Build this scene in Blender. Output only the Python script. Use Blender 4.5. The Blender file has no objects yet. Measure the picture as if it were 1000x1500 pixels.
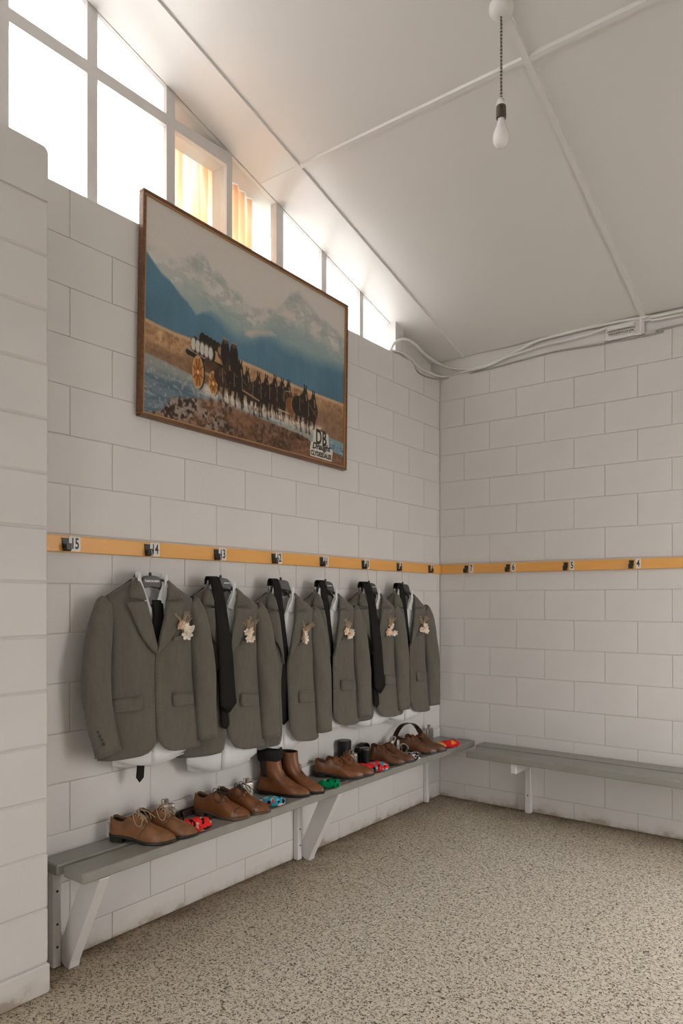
import bpy, math, random
import numpy as np
from mathutils import Vector, Matrix, noise
random.seed(7)
C = bpy.context.scene.collection
SC = bpy.context.scene
R = math.radians
PI = math.pi

# ------------------------------------------------------------------ camera, sky, exposure
cam_d = bpy.data.cameras.new('camera')
cam = bpy.data.objects.new('camera', cam_d)
C.objects.link(cam)
SC.camera = cam
cam_d.sensor_fit = 'AUTO'
cam_d.sensor_width = 36.0
cam_d.lens = 1050.3 / 1500 * 36.0
cam_d.shift_y = (879.0 - 750.0) / 1500.0
cam_d.clip_start = 0.05
cam.location = (2.6293, -4.6822, 1.4458)
cam.rotation_euler = (R(90), 0, R(37.12))

SKY = 7.3
world = bpy.data.worlds.new('overcast_sky')
SC.world = world
world.use_nodes = True
_bg = world.node_tree.nodes['Background']
_bg.inputs[0].default_value = (1.0, 0.985, 0.972, 1)
_bg.inputs[1].default_value = SKY

SC.view_settings.view_transform = 'Standard'
SC.view_settings.look = 'None'
SC.view_settings.gamma = 1.0
SC.view_settings.use_curve_mapping = False
SC.view_settings.exposure = -0.2

DOOR_R = (-1.80, -0.55, 2.3)      # opening in the wall opposite the jackets: y0, y1, height
DOOR_F = (1.55, 2.5, 2.1)         # opening behind the camera: x0, x1, height
XR, YF = 3.6, -6.2               # right wall, front wall

def portal(name, loc, rot, sx, sy):
    d = bpy.data.lights.new(name, 'AREA')
    d.shape = 'RECTANGLE'; d.size = sx; d.size_y = sy
    d.cycles.is_portal = True
    o = bpy.data.objects.new(name, d); C.objects.link(o)
    o.location = loc; o.rotation_euler = rot
portal('door_portal_right', (XR + .05, (DOOR_R[0] + DOOR_R[1]) / 2, DOOR_R[2] / 2), (0, R(90), 0), DOOR_R[2], DOOR_R[1] - DOOR_R[0])
portal('door_portal_front', ((DOOR_F[0] + DOOR_F[1]) / 2, YF - .05, DOOR_F[2] / 2), (R(90), 0, 0), DOOR_F[1] - DOOR_F[0], DOOR_F[2])

# ------------------------------------------------------------------ materials
def srgb(r, g, b):
    f = lambda c: (c / 255 / 12.92) if c / 255 <= .04045 else ((c / 255 + .055) / 1.055) ** 2.4
    return (f(r), f(g), f(b), 1)

class M:
    """small node-material builder"""
    def __init__(s, name, col, rough=.6, metal=0, spec=.5):
        s.m = bpy.data.materials.new(name); s.m.use_nodes = True
        s.nt = s.m.node_tree; s.N = s.nt.nodes; s.L = s.nt.links
        s.b = s.N['Principled BSDF']
        s.b.inputs['Base Color'].default_value = col
        s.b.inputs['Roughness'].default_value = rough
        s.b.inputs['Metallic'].default_value = metal
        s.b.inputs['Specular IOR Level'].default_value = spec
        s.col = col
    def coord(s, kind='Object', scale=(1, 1, 1)):
        tc = s.N.new('ShaderNodeTexCoord'); mp = s.N.new('ShaderNodeMapping')
        mp.inputs['Scale'].default_value = scale
        s.L.new(tc.outputs[kind], mp.inputs[0]); return mp.outputs[0]
    def noise(s, scale, detail=3, vec=None, rough=.55):
        n = s.N.new('ShaderNodeTexNoise'); n.inputs['Scale'].default_value = scale
        n.inputs['Detail'].default_value = detail; n.inputs['Roughness'].default_value = rough
        if vec: s.L.new(vec, n.inputs['Vector'])
        return n.outputs['Fac']
    def voronoi(s, scale, vec=None, out='Distance'):
        n = s.N.new('ShaderNodeTexVoronoi'); n.inputs['Scale'].default_value = scale
        if vec: s.L.new(vec, n.inputs['Vector'])
        return n.outputs[out]
    def wave(s, scale, vec=None, dist=0, direction='X'):
        n = s.N.new('ShaderNodeTexWave'); n.inputs['Scale'].default_value = scale
        n.inputs['Distortion'].default_value = dist; n.bands_direction = direction
        if vec: s.L.new(vec, n.inputs['Vector'])
        return n.outputs['Fac']
    def ramp(s, fac, stops, interp='LINEAR'):
        r = s.N.new('ShaderNodeValToRGB'); r.color_ramp.interpolation = interp
        e = r.color_ramp.elements
        e[0].position, e[0].color = stops[0]; e[1].position, e[1].color = stops[-1]
        for p, c in stops[1:-1]:
            k = e.new(p); k.color = c
        s.L.new(fac, r.inputs[0]); return r.outputs[0]
    def mix(s, fac, a, b, mode='MIX'):
        n = s.N.new('ShaderNodeMix'); n.data_type = 'RGBA'; n.blend_type = mode
        for i, v in ((0, fac), (6, a), (7, b)):
            if hasattr(v, 'links'): s.L.new(v, n.inputs[i])
            else: n.inputs[i].default_value = v
        return n.outputs[2]
    def math(s, op, a, b=0.0):
        n = s.N.new('ShaderNodeMath'); n.operation = op
        for i, v in ((0, a), (1, b)):
            if hasattr(v, 'links'): s.L.new(v, n.inputs[i])
            else: n.inputs[i].default_value = v
        return n.outputs[0]
    def color(s, sock): s.L.new(sock, s.b.inputs['Base Color']); return s
    def bump(s, h, strength=.3, dist=.002):
        n = s.N.new('ShaderNodeBump'); n.inputs['Strength'].default_value = strength
        n.inputs['Distance'].default_value = dist
        s.L.new(h, n.inputs['Height']); s.L.new(n.outputs[0], s.b.inputs['Normal']); return s
    def vary(s, scale, amount, detail=3):
        """mottle the base colour a little"""
        f = s.noise(scale, detail, s.coord())
        c = s.col
        lo = tuple(x * (1 - amount) for x in c[:3]) + (1,); hi = tuple(min(1, x * (1 + amount)) for x in c[:3]) + (1,)
        return s.color(s.ramp(f, [(.3, lo), (.7, hi)]))

MAT = {}
def simple(key, col, rough=.6, metal=0, vary=None, bump=None, spec=.5):
    k = M(key, col, rough, metal, spec)
    if vary: k.vary(*vary)
    if bump: k.bump(k.noise(bump[0], 4, k.coord()), bump[1], bump[2])
    MAT[key] = k.m
    return k

WALLC = (.66, .63, .60, 1)
# painted block wall
k = M('painted_block', WALLC, .55, spec=.35)
v = k.coord('Object')
f1 = k.noise(2.2, 3, v)
k.color(k.ramp(f1, [(.3, (.645, .617, .592, 1)), (.7, (.685, .658, .634, 1))]))
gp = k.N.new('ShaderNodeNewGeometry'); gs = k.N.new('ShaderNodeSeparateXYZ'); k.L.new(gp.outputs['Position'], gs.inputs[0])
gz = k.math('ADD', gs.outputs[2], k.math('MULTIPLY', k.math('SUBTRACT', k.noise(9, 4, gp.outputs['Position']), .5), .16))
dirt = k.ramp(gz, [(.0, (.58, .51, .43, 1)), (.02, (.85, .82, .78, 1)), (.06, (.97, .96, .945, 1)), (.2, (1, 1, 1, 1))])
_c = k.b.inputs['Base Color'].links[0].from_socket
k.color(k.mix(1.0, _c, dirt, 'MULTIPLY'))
h = k.math('ADD', k.noise(55, 5, v, .7), k.math('MULTIPLY', k.noise(260, 2, v), .5))
k.bump(h, .28, .003)
MAT['block'] = k.m
simple('mortar_paint', (.60, .57, .54, 1), .7, bump=(80, .3, .003))
simple('gap_shade', (.045, .04, .034, 1), .8)  # near-black colour for the shade between the bench planks
simple('white_paint', (.68, .655, .635, 1), .45, vary=(6, .04), bump=(40, .12, .002))
simple('window_paint', (.66, .63, .61, 1), .5, vary=(9, .04), bump=(60, .15, .002))
k = simple('ceiling_paint', (.71, .685, .655, 1), .27, spec=.6)
k.bump(k.noise(4, 3, k.coord()), .08, .01)
simple('plate_paint', (.74, .71, .685, 1), .5, vary=(5, .04), bump=(20, .2, .004))
simple('cable_white', (.76, .735, .70, 1), .4)
simple('cable_grey', (.36, .34, .31, 1), .5)
simple('bench_grey', (.265, .256, .226, 1), .38, vary=(7, .08), bump=(50, .1, .002))
k = M('rail_orange', (.72, .36, .10, 1), .38)
v = k.coord('Object', (1, 1, 6))
k.color(k.ramp(k.noise(3, 4, v), [(.25, (.75, .36, .085, 1)), (.75, (.83, .425, .12, 1))]))
MAT['rail'] = k.m
simple('black_metal', (.018, .016, .014, 1), .4, vary=(60, .3))
simple('plate_white', (.72, .70, .67, 1), .4)
simple('ink_black', (.02, .019, .017, 1), .5)
# floor: chips in a pale binder, dirt and painted corner shade along the walls
k = M('chip_floor', (.5, .45, .37, 1), .5, spec=.4)
v = k.coord('Object')
wn = k.N.new('ShaderNodeTexNoise'); wn.inputs['Scale'].default_value = 40; wn.inputs['Detail'].default_value = 2
k.L.new(v, wn.inputs['Vector'])
wv = k.N.new('ShaderNodeVectorMath'); wv.operation = 'SCALE'; wv.inputs[3].default_value = .035
k.L.new(wn.outputs['Color'], wv.inputs[0])
av = k.N.new('ShaderNodeVectorMath'); av.operation = 'ADD'
k.L.new(v, av.inputs[0]); k.L.new(wv.outputs[0], av.inputs[1])
n1 = k.noise(115, 2, av.outputs[0], .5)
n2 = k.noise(48, 4, v, .65)
base = k.ramp(n2, [(.34, (.47, .405, .305, 1)), (.47, (.72, .655, .54, 1)), (.62, (.80, .745, .64, 1))])
chips = k.ramp(n1, [(.41, (1, 1, 1, 1)), (.452, (0, 0, 0, 1))])
chipcol = k.ramp(k.noise(30, 2, v), [(.35, (.07, .05, .033, 1)), (.65, (.19, .15, .105, 1))])
c1 = k.mix(chips, base, chipcol)
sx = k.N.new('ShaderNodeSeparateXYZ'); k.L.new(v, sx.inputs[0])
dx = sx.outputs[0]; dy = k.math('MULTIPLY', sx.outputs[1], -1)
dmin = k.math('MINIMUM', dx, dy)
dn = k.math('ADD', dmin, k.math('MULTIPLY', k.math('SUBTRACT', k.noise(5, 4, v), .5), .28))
grime_shade = k.ramp(dn, [(0.0, (.26, .20, .14, 1)), (.07, (.50, .43, .35, 1)), (.30, (.82, .78, .72, 1)), (.75, (1, 1, 1, 1))])
c2 = k.mix(1.0, c1, grime_shade, 'MULTIPLY')
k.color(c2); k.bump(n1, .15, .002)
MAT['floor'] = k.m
simple('concrete', (.50, .49, .47, 1), .8, vary=(3, .1))
# frosted pane: light comes through diffused
k = M('frosted_glass', (.9, .9, .9, 1), .4)
tr = k.N.new('ShaderNodeBsdfTranslucent'); tr.inputs[0].default_value = (.96, .965, .97, 1)
gl = k.N.new('ShaderNodeBsdfGlossy'); gl.inputs['Roughness'].default_value = .35; gl.inputs[0].default_value = (.5, .5, .5, 1)
mx = k.N.new('ShaderNodeMixShader'); mx.inputs[0].default_value = .06
k.L.new(tr.outputs[0], mx.inputs[1]); k.L.new(gl.outputs[0], mx.inputs[2])
k.L.new(mx.outputs[0], k.N['Material Output'].inputs[0])
MAT['frosted'] = k.m
k = M('clear_glass', (1, 1, 1, 1), .02)
tr = k.N.new('ShaderNodeBsdfTransparent'); tr.inputs[0].default_value = (.93, .95, .94, 1)
gl = k.N.new('ShaderNodeBsdfGlossy'); gl.inputs['Roughness'].default_value = .03
mx = k.N.new('ShaderNodeMixShader'); mx.inputs[0].default_value = .05
k.L.new(tr.outputs[0], mx.inputs[1]); k.L.new(gl.outputs[0], mx.inputs[2])
k.L.new(mx.outputs[0], k.N['Material Output'].inputs[0])
MAT['clear'] = k.m
# warm fibreglass sheet outside the window
k = M('fibreglass', (.9, .7, .5, 1), .5)
v = k.coord('Object', (1, 9, .6))
colr = k.ramp(k.noise(1.6, 3, v), [(.36, (.86, .54, .38, 1)), (.48, (.86, .66, .50, 1)), (.60, (.82, .79, .74, 1))])
tr = k.N.new('ShaderNodeBsdfTranslucent'); k.L.new(colr, tr.inputs[0])
df = k.N.new('ShaderNodeBsdfDiffuse'); df.inputs[0].default_value = (.8, .55, .33, 1)
mx = k.N.new('ShaderNodeMixShader'); mx.inputs[0].default_value = .2
k.L.new(tr.outputs[0], mx.inputs[1]); k.L.new(df.outputs[0], mx.inputs[2])
k.L.new(mx.outputs[0], k.N['Material Output'].inputs[0])
MAT['fibreglass'] = k.m
# wool suiting
k = M('suiting', (.1, .09, .07, 1), .85, spec=.2)
v = k.coord('Object', (1, 1, 1))
f = k.math('ADD', k.noise(420, 2, v), k.math('MULTIPLY', k.noise(60, 2, k.coord('Object', (1, 1, .25))), .5))
k.color(k.ramp(f, [(.55, (.104, .094, .077, 1)), (1.05, (.142, .130, .108, 1))]))
k.b.inputs['Sheen Weight'].default_value = .15; k.b.inputs['Sheen Roughness'].default_value = .5
k.bump(k.noise(10, 2, v), .15, .005)
MAT['suiting'] = k.m
simple('lining_dark', (.022, .020, .018, 1), .55, spec=.3)
k = M('shirt_cotton', (.68, .68, .67, 1), .8, spec=.2)
k.bump(k.noise(18, 3, k.coord()), .35, .008); MAT['shirt'] = k.m
k = M('tie_black', (.014, .012, .011, 1), .75, spec=.15)
k.bump(k.wave(260, k.coord('Object'), 0, 'DIAGONAL'), .15, .0006); MAT['tie'] = k.m
simple('hanger_plastic', (.045, .040, .036, 1), .45)
simple('wire_steel', (.6, .6, .58, 1), .3, 1)
simple('button_dark', (.03, .027, .022, 1), .35)
simple('petal_cream', (.88, .77, .64, 1), .8, vary=(80, .12))
simple('petal_peach', (.84, .62, .45, 1), .8, vary=(80, .2))
simple('sprig_brown', (.36, .26, .17, 1), .8, vary=(60, .3))
simple('leaf_pale', (.62, .58, .50, 1), .8)
simple('stem_twine', (.10, .075, .05, 1), .8)
def leather(key, c, rough=.36):
    k = M(key, c, rough, spec=.5)
    v = k.coord()
    lo = tuple(x * .55 for x in c[:3]) + (1,); hi = tuple(min(1, x * 1.25) for x in c[:3]) + (1,)
    k.color(k.ramp(k.noise(16, 4, v), [(.28, lo), (.5, c), (.75, hi)]))
    k.bump(k.noise(45, 4, v), .2, .002)
    MAT[key] = k.m
leather('leather_tan', (.235, .098, .036, 1), .42)
leather('leather_cognac', (.205, .072, .022, 1), .30)
leather('leather_boot', (.20, .068, .021, 1), .36)
leather('leather_brown', (.125, .045, .016, 1), .36)
leather('belt_brown', (.035, .017, .010, 1), .4)
leather('belt_black', (.012, .010, .009, 1), .4)
simple('sole_dark', (.022, .016, .012, 1), .5)
simple('sole_brown', (.10, .06, .035, 1), .5)
simple('shoe_lining', (.045, .022, .012, 1), .7)
simple('lace_beige', (.38, .28, .19, 1), .8)
simple('lace_dark', (.03, .018, .013, 1), .7)
simple('lace_brown', (.18, .075, .03, 1), .7)
simple('elastic_dark', (.03, .014, .010, 1), .8, bump=(300, .3, .001))
simple('knit_black', (.007, .0065, .006, 1), .9, bump=(250, .4, .001))
k = simple('brushed_steel', (.33, .30, .265, 1), .38, 1)
k.bump(k.noise(60, 2, k.coord('Object', (1, 1, .05))), .05, .001)
simple('black_tin', (.008, .0075, .007, 1), .5, spec=.3)
simple('tin_lid', (.09, .085, .075, 1), .35, .6)
simple('bulb_white', (.80, .76, .74, 1), .22)
simple('holder_dark', (.085, .07, .05, 1), .45, .3)
simple('rose_white', (.72, .70, .67, 1), .35)
k = M('twisted_flex', (.2, .16, .1, 1), .8)
k.color(k.ramp(k.wave(22, k.coord('Object', (1, 1, 1)), 0, 'Z'), [(.35, (.10, .075, .045, 1)), (.65, (.42, .37, .29, 1))], 'CONSTANT'))
MAT['flex'] = k.m
k = M('frame_wood', (.25, .11, .04, 1), .4)
k.color(k.ramp(k.noise(9, 4, k.coord('Object', (8, 1, 8))), [(.3, (.10, .042, .018, 1)), (.7, (.20, .085, .03, 1))]))
MAT['frame'] = k.m
simple('frame_bead', (.42, .22, .09, 1), .35)
k = M('poster_print', (1, 1, 1, 1), .45, spec=.3)
vc = k.N.new('ShaderNodeVertexColor'); vc.layer_name = 'print'
k.color(vc.outputs[0]); MAT['print'] = k.m
simple('print_cream', (.62, .58, .50, 1), .5)
def sock_mat(key, stops, scale, out='Color'):
    k = M(key, stops[0][1], .9, spec=.1)
    v = k.coord()
    vo = k.voronoi(scale, v, 'Color')
    se = k.N.new('ShaderNodeSeparateColor'); k.L.new(vo, se.inputs[0])
    k.color(k.ramp(se.outputs[0], stops, 'CONSTANT'))
    k.bump(k.wave(90, v), .2, .001)
    MAT[key] = k.m
RED = (.72, .03, .025, 1); BLK = (.012, .012, .012, 1); TEAL = (.03, .33, .46, 1); CRM = (.5, .44, .36, 1); WHT = (.6, .57, .54, 1); GRN = (.0, .22, .08, 1)
sock_mat('sock_red_black', [(0, RED), (.42, BLK), (.62, CRM), (.74, RED)], 85)
sock_mat('sock_red', [(0, RED), (.97, BLK)], 30)
sock_mat('sock_teal', [(0, TEAL), (.45, WHT), (.66, RED), (.76, BLK), (.84, CRM)], 85)
sock_mat('sock_green', [(0, GRN), (.84, BLK)], 85)
sock_mat('sock_red_blue', [(0, RED), (.42, TEAL), (.68, BLK), (.78, WHT), (.86, RED)], 85)
sock_mat('sock_grey', [(0, BLK), (.4, WHT), (.75, (.12, .11, .1, 1))], 110)
sock_mat('sock_orange_red', [(0, (.6, .02, .03, 1)), (.9, (.75, .25, .03, 1))], 35)
simple('orange_knit', (.62, .24, .04, 1), .9)

# ------------------------------------------------------------------ mesh helpers
def link(name, me, parent=None, loc=None):
    o = bpy.data.objects.new(name, me); C.objects.link(o)
    if parent is not None: o.parent = parent
    if loc is not None: o.location = loc
    return o
class MB:
    def __init__(s): s.v = []; s.f = []; s.mi = []
    def add(s, verts, faces, mi=0):
        b = len(s.v); s.v += [tuple(p) for p in verts]
        s.f += [tuple(b + i for i in f) for f in faces]; s.mi += [mi] * len(faces); return s
    def box(s, a, b, mi=0, bev=0.0):
        x0, y0, z0 = a; x1, y1, z1 = b
        if bev <= 0:
            V = [(x, y, z) for z in (z0, z1) for y in (y0, y1) for x in (x0, x1)]
            return s.add(V, [(0, 2, 3, 1), (4, 5, 7, 6), (0, 1, 5, 4), (2, 6, 7, 3), (0, 4, 6, 2), (1, 3, 7, 5)], mi)
        e = min(bev, (x1 - x0) * .45, (y1 - y0) * .45, (z1 - z0) * .45)
        V = []; idx = {}
        for ix in (0, 1):
            for iy in (0, 1):
                for iz in (0, 1):
                    p = ((x0, x1)[ix], (y0, y1)[iy], (z0, z1)[iz]); q = ((x0 + e, x1 - e)[ix], (y0 + e, y1 - e)[iy], (z0 + e, z1 - e)[iz])
                    for ax in range(3):
                        w = list(q); w[ax] = p[ax]; idx[ix, iy, iz, ax] = len(V); V.append(tuple(w))
        F = []
        I = lambda *k: idx[k]
        for ax in range(3):
            for sd in (0, 1):
                o = [a for a in range(3) if a != ax]; q = []
                for c in ((0, 0), (1, 0), (1, 1), (0, 1)):
                    k = [0, 0, 0]; k[ax] = sd; k[o[0]] = c[0]; k[o[1]] = c[1]; q.append(I(k[0], k[1], k[2], ax))
                F.append(tuple(q))
        for ax in range(3):
            o = [a for a in range(3) if a != ax]
            for c in ((0, 0), (0, 1), (1, 0), (1, 1)):
                k0 = [0, 0, 0]; k0[o[0]] = c[0]; k0[o[1]] = c[1]; k1 = list(k0); k1[ax] = 1
                F.append((I(*k0, o[0]), I(*k1, o[0]), I(*k1, o[1]), I(*k0, o[1])))
        for ix in (0, 1):
            for iy in (0, 1):
                for iz in (0, 1): F.append((I(ix, iy, iz, 0), I(ix, iy, iz, 1), I(ix, iy, iz, 2)))
        return s.add(V, F, mi)
    def grid(s, rows, mi=0, close_u=False, cap=False):
        n = len(rows[0]); V = [p for r in rows for p in r]; F = []
        for i in range(len(rows) - 1):
            for j in range(n if close_u else n - 1):
                a = i * n + j; b = i * n + (j + 1) % n
                F.append((a, b, b + n, a + n))
        if cap:
            F.append(tuple(reversed(range(n)))); F.append(tuple(range((len(rows) - 1) * n, len(rows) * n)))
        return s.add(V, F, mi)
    def tube(s, path, r, n=8, mi=0, cap=True, closed=False):
        P = [Vector(p) for p in path]; rows = []
        up = Vector((0, 0, 1)); prev = None
        for i, p in enumerate(P):
            a = P[i - 1] if (i > 0 or closed) else P[i]; b = P[(i + 1) % len(P)] if (i < len(P) - 1 or closed) else P[i]
            t = (b - a).normalized() if (b - a).length > 1e-9 else Vector((0, 0, 1))
            if prev is None:
                x = t.orthogonal().normalized()
            else:
                x = prev - t * prev.dot(t)
                x = x.normalized() if x.length > 1e-6 else t.orthogonal().normalized()
            prev = x; y = t.cross(x)
            rr = r[i] if isinstance(r, (list, tuple)) else r
            rows.append([p + (x * math.cos(2 * PI * k / n) + y * math.sin(2 * PI * k / n)) * rr for k in range(n)])
        if closed: rows.append(rows[0])
        return s.grid(rows, mi, True, cap and not closed)
    def lathe(s, prof, n=24, mi=0, c=(0, 0, 0)):
        rows = [[(c[0] + r * math.cos(2 * PI * k / n), c[1] + r * math.sin(2 * PI * k / n), c[2] + z) for k in range(n)] for r, z in prof]
        return s.grid(rows, mi, True, True)
    def prism(s, poly, lo, hi, plane='yz', mi=0):
        mk = {'yz': lambda a, b, d: (d, a, b), 'xz': lambda a, b, d: (a, d, b), 'xy': lambda a, b, d: (a, b, d)}[plane]
        n = len(poly); V = [mk(a, b, lo) for a, b in poly] + [mk(a, b, hi) for a, b in poly]
        F = [tuple(reversed(range(n))), tuple(range(n, 2 * n))] + [(i, (i + 1) % n, n + (i + 1) % n, n + i) for i in range(n)]
        return s.add(V, F, mi)
    def mesh(s, name, mats, smooth=False, recalc=True):
        me = bpy.data.meshes.new(name); me.from_pydata(s.v, [], s.f)
        if not isinstance(mats, (list, tuple)): mats = [mats]
        for m in mats: me.materials.append(MAT[m] if isinstance(m, str) else m)
        me.polygons.foreach_set('material_index', s.mi)
        if smooth: me.polygons.foreach_set('use_smooth', [True] * len(s.f))
        if recalc:
            import bmesh
            bm = bmesh.new(); bm.from_mesh(me); bmesh.ops.recalc_face_normals(bm, faces=bm.faces); bm.to_mesh(me); bm.free()
        me.update(); return me
    def build(s, name, mats, parent=None, smooth=False, recalc=True, loc=None):
        return link(name, s.mesh(name, mats, smooth, recalc), parent, loc)

def tag(o, label=None, cat=None, group=None, kind=None):
    if label: o['label'] = label
    if cat: o['category'] = cat
    if group: o['group'] = group
    if kind: o['kind'] = kind
    return o
def empty(name, loc=(0, 0, 0), rz=0.0, label=None, cat=None, group=None):
    o = bpy.data.objects.new(name, None); C.objects.link(o); o.empty_display_size = .05
    o.location = loc; o.rotation_euler = (0, 0, rz)
    return tag(o, label, cat, group)
def struct(o): o['kind'] = 'structure'; return o
def solidify(o, t, off=-1, mo=0, sub=0):
    m = o.modifiers.new('thick', 'SOLIDIFY'); m.thickness = t; m.offset = off; m.material_offset = mo
    if sub:
        b = o.modifiers.new('sub', 'SUBSURF'); b.levels = sub; b.render_levels = sub
    return o
def lerp(a, b, t): return a + (b - a) * t
def interp(tab, x): return float(np.interp(x, [p[0] for p in tab], [p[1] for p in tab]))
def catmull(pts, k=6):
    P = [Vector(p) for p in pts]; out = []
    for i in range(len(P) - 1):
        p0 = P[max(i - 1, 0)]; p1 = P[i]; p2 = P[i + 1]; p3 = P[min(i + 2, len(P) - 1)]
        for j in range(k):
            t = j / k
            out.append(.5 * ((2 * p1) + (p2 - p0) * t + (2 * p0 - 5 * p1 + 4 * p2 - p3) * t * t + (3 * p1 - p0 - 3 * p2 + p3) * t ** 3))
    out.append(P[-1]); return out
def text_mesh(txt, size, depth=.0004, sx=1.0, bold=0.0):
    cu = bpy.data.curves.new('text', 'FONT'); cu.body = txt; cu.size = size; cu.extrude = depth
    cu.align_x = 'CENTER'; cu.align_y = 'CENTER'; cu.offset = bold; cu.resolution_u = 4
    o = bpy.data.objects.new('text', cu); C.objects.link(o)
    dg = bpy.context.evaluated_depsgraph_get(); dg.update()
    me = bpy.data.meshes.new_from_object(o.evaluated_get(dg))
    C.objects.unlink(o); bpy.data.objects.remove(o); bpy.data.curves.remove(cu)
    if sx != 1.0: me.transform(Matrix.Diagonal((sx, 1, 1, 1)))
    return me
ROT_L = Matrix(((0, 0, 1), (1, 0, 0), (0, 1, 0))).to_4x4()     # text plane facing +x (left wall)
ROT_B = Matrix(((1, 0, 0), (0, 0, -1), (0, 1, 0))).to_4x4()    # text plane facing -y (back wall)

# ------------------------------------------------------------------ room shell
Z0, SL = 3.21, .277
ceil_z = lambda y: Z0 - SL * y
SILL = 3.112
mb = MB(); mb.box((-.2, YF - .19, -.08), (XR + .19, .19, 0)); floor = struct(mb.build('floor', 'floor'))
mb = MB(); mb.box((-14, -20, -.16), (18, 14, -.09)); tag(struct(mb.build('ground', 'concrete')))

_bm = {}
def block(parent, face, a0, a1, z0, z1, d0=0.0, depth=.06):
    """one painted block of the wall: face 'x' looks along +x, face 'y' looks along -y"""
    key = (face, round(a1 - a0, 3), round(z1 - z0, 3))
    if key not in _bm:
        w, hh = key[1], key[2]; j = .0012; e = .0035; r = .0011
        V = []
        for off, dd in ((j, -depth), (j, -r), (j + e, 0.0)):
            V += [(off, off, dd), (w - off, off, dd), (w - off, hh - off, dd), (off, hh - off, dd)]
        F = [(8, 9, 10, 11)] + [(a, (a + 1) % 4, (a + 1) % 4 + 4, a + 4) for a in range(4)] + [(a + 4, (a + 1) % 4 + 4, (a + 1) % 4 + 8, a + 8) for a in range(4)]
        if face == 'x': V = [(d, a, b) for a, b, d in V]
        else: V = [(a, -d, b) for a, b, d in V]
        m = MB(); m.add(V, F); _bm[key] = m.mesh('block', 'block')
    o = link('block', _bm[key], parent)
    jit = random.uniform(-.0006, .0006)
    o.location = (d0 + jit, a0, z0) if face == 'x' else (a0, d0 - jit, z0)
    return o
def courses(parent, face, lo, hi, ztop, first, d0=0.0):
    z = .112; rows = [(0.0, .112)]
    while z < ztop - .01: rows.append((z, min(z + .2, ztop))); z += .2
    n = len(rows)
    for k, (za, zb) in enumerate(rows):
        par = (n - 1 - k) % 2
        s = first + .2 * par
        edges = [lo]
        q = s - math.ceil((s - lo) / .4) * .4
        while q < hi - .02:
            if q > lo + .02: edges.append(q)
            q += .4
        edges.append(hi)
        for a, b in zip(edges, edges[1:]): block(parent, face, a, b, za, zb, d0)

mb = MB(); mb.box((-.19, YF, 0), (-.0052, 0, SILL - .004)); wall_left = struct(mb.build('wall_left', 'mortar_paint'))
courses(wall_left, 'x', -3.62, 0.0, SILL, -3.03)
mb = MB(); mb.box((-.19, 0.0052, 0), (XR, .19, SILL - .004)); wall_back = struct(mb.build('wall_back', 'mortar_paint'))
courses(wall_back, 'y', 0.0, 3.0, SILL, .4013)
# plaster plate between the block work and the ceiling, set back a touch
mb = MB(); mb.box((-.10, .012, SILL - .03), (XR, .10, Z0 + .03)); struct(mb.build('trim_1', 'plate_paint'))
# end wall with the big door opening, wall behind the camera with its opening
def slope_wall(name, x0, x1, ya, yb, door):
    mb = MB()
    y0, y1, hh = door
    mb.prism([(ya, 0), (y0, 0), (y0, ceil_z(y0)), (ya, ceil_z(ya))], x0, x1)
    mb.prism([(y1, 0), (yb, 0), (yb, ceil_z(yb)), (y1, ceil_z(y1))], x0, x1)
    mb.prism([(y0, hh), (y1, hh), (y1, ceil_z(y1)), (y0, ceil_z(y0))], x0, x1)
    return struct(mb.build(name, 'block'))
slope_wall('wall_right', XR, XR + .19, YF, .0, DOOR_R)
mb = MB(); zt = ceil_z(YF)
mb.box((-.19, YF - .19, 0), (DOOR_F[0], YF, zt)); mb.box((DOOR_F[1], YF - .19, 0), (XR + .19, YF, zt)); mb.box((DOOR_F[0], YF - .19, DOOR_F[2]), (DOOR_F[1], YF, zt))
struct(mb.build('wall_front', 'block'))

# pier at the end of the bench
PX = .172
mb = MB(); mb.box((-.004, -3.615, 0), (PX - .005, -3.232, SILL - .02)); pier = struct(mb.build('wall_pier', 'mortar_paint'))
z = .112; rows = [(0.0, .112)]
while z < SILL - .01: rows.append((z, min(z + .2, SILL + .004))); z += .2
for i, (za, zb) in enumerate(rows):
    m = MB()
    jx = random.uniform(-.001, .001)
    if i == len(rows) - 1:
        pr = [(-3.62, za + .002), (-3.227, za + .002)] + [(-3.227 - .022 * (1 - math.cos(a)), zb - .022 + .022 * math.sin(a)) for a in np.linspace(0, PI / 2, 7)] + [(-3.62, zb)]
        m.prism(pr, 0.0, PX)
    elif i == 0:
        m.box((0.0, -3.62, 0), (PX + .008, -3.221, zb - .002), bev=.007)
    else:
        m.box((0.0, -3.62, za + .002), (PX + jx, -3.227 + jx, zb - .002), bev=.0055)
    m.build('block', 'block', pier)

# ceiling: sheets with cover battens
mb = MB()
def slab(mb, x0, x1, y0, y1, t0, t1):
    V = [(x, y, ceil_z(y) + t) for t in (t0, t1) for y in (y0, y1) for x in (x0, x1)]
    return mb.add(V, [(0, 2, 3, 1), (4, 5, 7, 6), (0, 1, 5, 4), (2, 6, 7, 3), (0, 4, 6, 2), (1, 3, 7, 5)])
slab(mb, -.32, XR + .3, YF - .3, .2, .014, .10)
ceiling = struct(mb.build('ceiling', 'ceiling_paint'))
xs = [-.088, .19, 1.437, 2.68, XR]; ys = [YF, -4.24, -1.825, 0.0]
for i in range(4):
    for j in range(3):
        m = MB(); slab(m, xs[i] + .001, xs[i + 1] - .001, ys[j] + .001, ys[j + 1] - .001, 0, .013); m.build('ceiling_panel', 'ceiling_paint', ceiling)
m = MB(); slab(m, -.32, -.092, YF, .0, 0, .013); m.build('soffit_board', 'window_paint', ceiling)
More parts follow.
